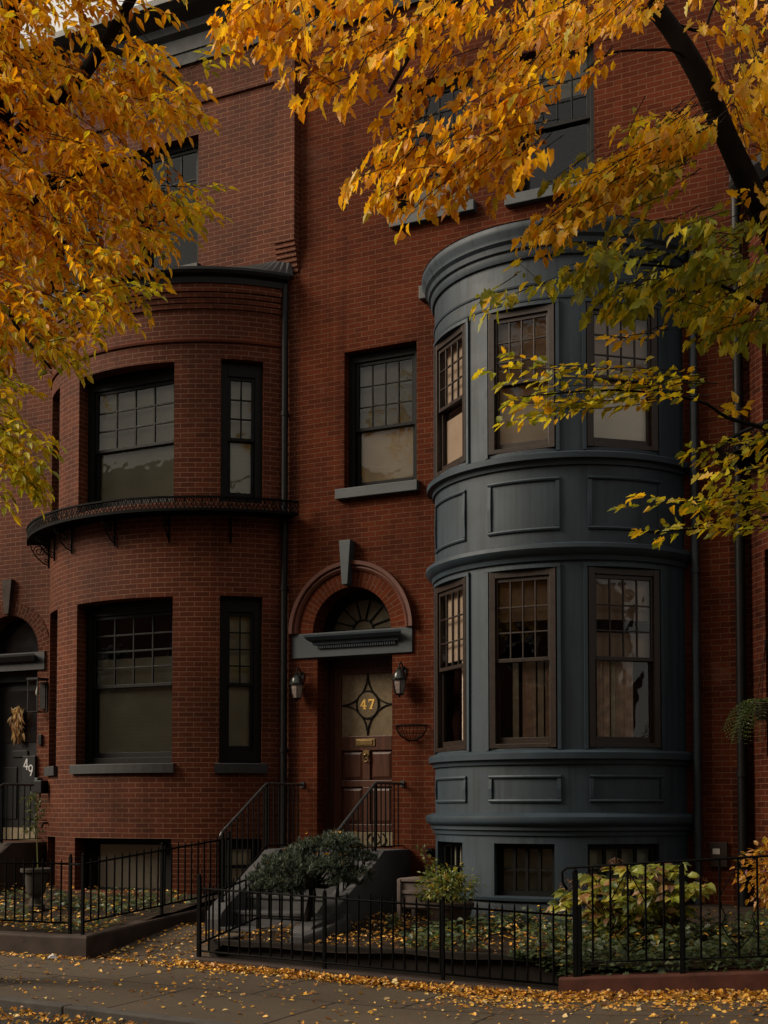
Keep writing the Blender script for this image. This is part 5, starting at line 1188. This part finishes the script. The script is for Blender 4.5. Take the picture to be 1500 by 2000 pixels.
def bushy(name, label, c, rad, n, cols, ln, cat='shrub', stems=8, squash=.8, lobed=False, purple=0):
    t = thing(name, label, cat, (c[0], c[1], c[2] - rad)); lv = new_leaves(); st = MB()
    for i in range(stems):
        a = random.uniform(0, 6.28); st.tube([(c[0] + .03 * math.cos(a), c[1] + .03 * math.sin(a), c[2] - rad), (c[0] + rad * .4 * math.cos(a), c[1] + rad * .4 * math.sin(a), c[2] - rad * .2), (c[0] + rad * .7 * math.cos(a), c[1] + rad * .7 * math.sin(a), c[2] + rad * .4)], [.008, .006, .003], 5)
    for i in range(n):
        u = rv(1).normalized(); rr = rad * random.uniform(.35, 1.08) * (1 + .35 * mnoise.noise(u * 2.3)); p = Vector(c) + Vector((u.x, u.y, u.z * squash)) * rr
        d = (u + rv(.5) + Vector((0, 0, -.3))).normalized(); l_ = random.uniform(*ln); (add_lobed if lobed and random.random() < .6 else add_leaf)(lv, p, d, UPV + rv(.4), l_, l_ * random.uniform(.45, .7), vary(cols()))
    lv.build('leaves', LEAF, t); st.build('stems', TWIG, t); return t
bushy('yellow_shrub', 'bright yellow-leaved shrub at the right edge behind the railing', (7.45, -2.5, 1.0), .42, 620, lambda: pick((3, (.62, .33, .03)), (2, (.50, .22, .02)), (1, (.35, .28, .05)), (.12, (.30, .12, .30))), (.05, .09), lobed=True)
ps = bushy('potted_shrub', 'small yellow-green shrub in a dark pot in front of the grey bay', (3.62, -1.75, .72), .33, 850, lambda: pick((3, (.13, .18, .035)), (2, (.21, .24, .045)), (1, (.40, .31, .05)), (1, (.06, .09, .02))), (.04, .07))
mb = MB(); mb.lathe([(.17, 0), (.20, .08), (.24, .24), (.26, .30), (.28, .31), (.28, .36), (.25, .37), (.24, .33)], (3.66, -1.75, .19), 20); tag(mb.build('plant_pot', POTM, smooth=True, angle=R(40)), 'dark round pot holding the small shrub in front of the grey bay', 'pot')
# stone urn with a thin climbing plant by the left stoop
ur = MB(); ur.lathe([(r_ * .70, z_) for r_, z_ in [(.17, 0), (.17, .05), (.12, .07), (.09, .13), (.10, .16), (.15, .19), (.17, .23), (.20, .36), (.225, .46), (.28, .475), (.285, .515), (.26, .525), (.24, .50)]], (-1.93, -2.2, .32), 24); tag(ur.build('stone_urn', URNM, smooth=True, angle=R(40)), 'weathered stone urn standing in the left garden', 'urn')
cl = thing('climbing_plant', 'thin green plant on a tall bare stem growing out of the stone urn', 'plant', (-1.9, -2.2, .82)); st = MB(); st.tube([(-1.90, -2.2, .82), (-1.93, -2.19, 1.2), (-1.95, -2.18, 1.6), (-1.97, -2.17, 1.80)], [.008, .007, .005, .003], 6); st.build('stems', plain('green_stem', (.11, .12, .035), .7, .2, 8, 30, .1, .2), cl); lv = new_leaves()
for i in range(110):
    z = random.uniform(1.30, 1.80); p = Vector((-1.97 + random.gauss(-.03, .07), -2.18 + random.gauss(0, .06), z)); add_leaf(lv, p, rv(1) + Vector((0, 0, -.5)), UPV + rv(.5), random.uniform(.04, .075), .032, vary(pick((3, (.06, .08, .025)), (1, (.12, .12, .04)))))
lv.build('leaves', LEAF, cl)
vi = thing('garden_vine', 'thin yellow-green vine on the brick beside the grey bay', 'plant', (2.66, -.2, .35)); lv = new_leaves(); st = MB(); vp = [(2.86, -.34, .4), (2.82, -.30, .62), (2.72, -.22, .75), (2.70, -.18, .88), (2.63, -.14, 1.0), (2.60, -.12, 1.12)]; st.tube(vp, .006, 5); st.build('stems', TWIG, vi)
for p in vp[1:]:
    for j in range(5): add_leaf(lv, Vector(p) + rv(.03), rv(1), Vector((0, -1, .6)), random.uniform(.05, .09), .045, vary((.16, .17, .05)))
lv.build('leaves', LEAF, vi)
# pale wooden box
bx = thing('wooden_box', 'pale weathered wooden box with corner posts and a round hole beside the stoop', 'box', (3.05, -1.2, .3)); mb = MB(); mb.box(2.84, 3.26, -1.30, -.92, .42, .74); mb.build('body', PINKW, bx, bevel=.006)
for x in (2.80, 3.245):
    for y in (-1.335, -.93): mb = MB(); mb.box(x, x + .045, y, y + .045, .25, .775); mb.build('leg', PINKW, bx, bevel=.005)
mb = MB(); mb.box(2.82, 3.275, -1.325, -.90, .742, .785); mb.build('lid', PINKW, bx, bevel=.008); mb = MB(); mb.box(2.85, 3.24, -1.318, -1.301, .60, .64); mb.box(2.85, 3.24, -1.318, -1.301, .44, .48); mb.build('rail', PINKW, bx, bevel=.004)
mb = MB(); mb.prism([(.035 * math.cos(a), .035 * math.sin(a)) for a in np.linspace(0, 6.28, 17)[:-1]], ((3.1, -1.301, .545), (1, 0, 0), (0, -1, 0)), 0, .004); mb.build('hole', BLACKP, bx)
# hanging fern at the right edge
hf = thing('hanging_fern', 'hanging fern on an iron hook at the right edge of the photo', 'plant', (6.95, -.6, 2.9)); mb = MB(); hx, hy_ = 6.98, -.65
mb.tube([(hx - .1, -.02, 3.36), (hx - .06, -.2, 3.46), (hx, -.45, 3.50), (hx, hy_, 3.46), (hx, hy_, 3.40)], .012, 6); mb.tube([(hx - .1, -.02, 3.0), (hx - .08, -.2, 3.2), (hx, -.45, 3.48)], .009, 6)
for a in (0, 2.1, 4.2): mb.tube([(hx, hy_, 3.40), (hx + .16 * math.cos(a), hy_ + .16 * math.sin(a), 2.75)], .004, 4)
mb.build('hook', IRON, hf); mb = MB(); mb.lathe([(.10, 0), (.14, .08), (.17, .17), (.18, .18), (.16, .185)], (hx, hy_, 2.58), 16); mb.build('basket', POTM, hf, smooth=True); lv = new_leaves()
for i in range(64):
    a = random.uniform(0, 6.28); d = Vector((math.cos(a), math.sin(a), random.uniform(.2, .9))).normalized(); q = Vector((hx, hy_, 2.76))
    for k in range(13):
        d = (d + Vector((0, 0, -.2))).normalized(); q = q + d * .048; s = d.cross(UPV).normalized()
        for g_ in (-1, 1): add_leaf(lv, q, s * g_ + d * .4, UPV + rv(.2), .065 * (1 - k / 18), .02, vary(pick((3, (.055, .085, .03)), (1, (.10, .13, .045)))))
lv.build('fronds', LEAF, hf)
mb = MB(); mb.box(7.02, 7.30, -.75, -.45, 2.20, 2.36); tag(mb.build('window_box', WHITEP, bevel=.008), 'small pale planter box under the hanging fern at the right edge', 'planter')
# dried corn on the black door
cn = thing('dried_corn', 'bundle of dried corn cobs and husks hanging on the black door', 'decoration', (-4.40, .2, 2.9)); lv = new_leaves(); mb = MB()
for j in range(6): x = -4.40 + .05 * math.cos(j * 1.05); mb.lathe([(.004, .17), (.018, .14), (.022, 0), (.016, -.12), (.003, -.16)], (x, .22 + .03 * math.sin(j * 1.05), 2.98 - .05 * j), 8)
mb.build('cobs', plain('corn_cob', (.20, .09, .035), .6, .4, 40, 60, .3, .3), cn, smooth=True)
for i in range(130): p = Vector((-4.40 + random.gauss(0, .05), .20 + random.gauss(0, .02), random.uniform(2.75, 3.2))); add_leaf(lv, p, Vector((random.gauss(0, .45), -.1, -1)), Vector((0, -1, .2)) + rv(.4), random.uniform(.08, .20), .03, vary(pick((2, (.42, .28, .12)), (1, (.30, .15, .06)), (1, (.55, .42, .22)))))
lv.build('husks', LEAF, cn)

# ------------------------------------------------------------------ ivy and fallen leaves
def ivy(pts_fn, n, size=(.045, .08), cols=None):
    m = new_leaves()
    for i in range(n):
        p = pts_fn()
        if p is None: continue
        a = random.uniform(0, 6.28); d = Vector((math.cos(a), math.sin(a), random.uniform(-.5, .3))); c = cols() if cols else pick((3, (.055, .088, .036)), (2, (.085, .125, .052)), (1, (.13, .17, .075)), (.3, (.28, .22, .06)))
        l_ = random.uniform(*size); add_lobed(m, p, d, UPV + rv(.45) + Vector((0, -.35, 0)), l_, l_ * .8, vary(c))
    return tag(m.build('ivy', LEAF), kind='stuff')
def U(a, b): return random.uniform(a, b)
def p_ivyR():
    x, y = U(5.55, 9.5), U(-3.2, -1.9); return Vector((x, y, bz45(x, y) + U(.02, .30) * (1 if y > -2.9 else .8) + .06 * mnoise.noise(Vector((x * 2, y * 2, 0)))))
ivy(p_ivyR, 3000)
def p_spill(): x = U(5.5, 9.5); t = random.random(); return Vector((x, -3.22 - .14 * t, zc(x) + .22 - .22 * t + U(-.02, .06)))
ivy(p_spill, 700)
def p_ivyM():
    x, y = U(2.9, 5.6), U(-3.0, -1.3)
    if mnoise.noise(Vector((x * 1.4, y * 1.4, 7))) < -.02 - (x - 3.6) * .14: return None
    return Vector((x, y, bz47(x, y) + U(.02, .15 + .05 * (x - 2.9))))
ivy(p_ivyM, 2600)
def p_hang(): x = U(4.95, 5.65); t = random.random() ** 1.5; return Vector((x, -3.13 - U(0, .05), .20 - .30 * t * (x - 4.8)))
ivy(p_hang, 220)
def p_ivyL():
    x, y = U(-5.5, -.02), U(-3.45, -1.2)
    if mnoise.noise(Vector((x * 1.3, y * 1.3, 3))) < -.05: return None
    return Vector((x, y, bz49(x, y) + U(.02, .14)))
ivy(p_ivyL, 2400)
def p_bedM(): x, y = U(1.5, 5.5), U(-2.95, -.9); return Vector((x, y, bz47(x, y) + .02 + (U(.05, .2) if x > 4 and random.random() < .5 else 0)))
litter_on(p_bedM, 1500, 'fallen_leaves')
def p_bedL(): x, y = U(-5.5, -.05), U(-3.45, -.9) if random.random() < .5 else U(-3.45, -2.8); return Vector((x, y, bz49(x, y) + .02 + U(0, .08)))
litter_on(p_bedL, 1500, 'fallen_leaves')
def p_bedR(): x, y = U(5.6, 9), U(-3.2, -1.9); return Vector((x, y, bz45(x, y) + U(.12, .3)))
litter_on(p_bedR, 260, 'fallen_leaves')
def p_path(): x, y = U(.12, 1.34), U(-3.6, -1.6); return Vector((x, y, pathz(x, y)))
litter_on(p_path, 420, 'fallen_leaves')
def p_walk():
    r_ = random.random(); x = U(-6, 11)
    if r_ < .30: y = -3.50 - abs(random.gauss(0, .13)) if x > .2 else -3.72 - abs(random.gauss(0, .12))
    elif r_ < .48: y = U(-6.2, -3.6)
    elif r_ < .80: x = U(4.5, 11); y = -3.5 - abs(random.gauss(0, .5))
    else:
        x, y = U(-3, 8), U(-5.6, -3.7)
        if mnoise.noise(Vector((x * .9, y * 2.2, 2.7))) < .2: return None
    if x > 5.5 and -3.5 < y: y = -3.5
    return Vector((x, y, gz(x)))
litter_on(p_walk, 6200, 'fallen_leaves')
def p_pile(): x = U(1.2, 9); y = -3.47 - abs(random.gauss(0, .07)) * (1 if x < 5.4 else 1.6); return Vector((x, y, gz(x) + U(0, .05)))
litter_on(p_pile, 2300, 'fallen_leaves', tilt=.9)
def p_road(): x = U(-3, 11); y = KERB_Y - .16 - abs(random.gauss(0, .4)); return Vector((x, y, gz(x) - .088 + U(0, .03)))
litter_on(p_road, 2600, 'fallen_leaves', tilt=.8)
mb = MB(); pp_ = on_y(97, 1852, -4.0); rng2 = random.Random(5)
mb.lathe([(.02, 0), (.05, .01), (.045, .03), (.02, .045), (.002, .05)], (pp_.x, -3.95, gz(pp_.x)), 9); mb.v = [(x + rng2.uniform(-.012, .012), y + rng2.uniform(-.012, .012), z + rng2.uniform(0, .015)) for x, y, z in mb.v]
tag(mb.build('paper_scrap', PAPER), 'crumpled white scrap of paper among the leaves on the pavement', 'litter')
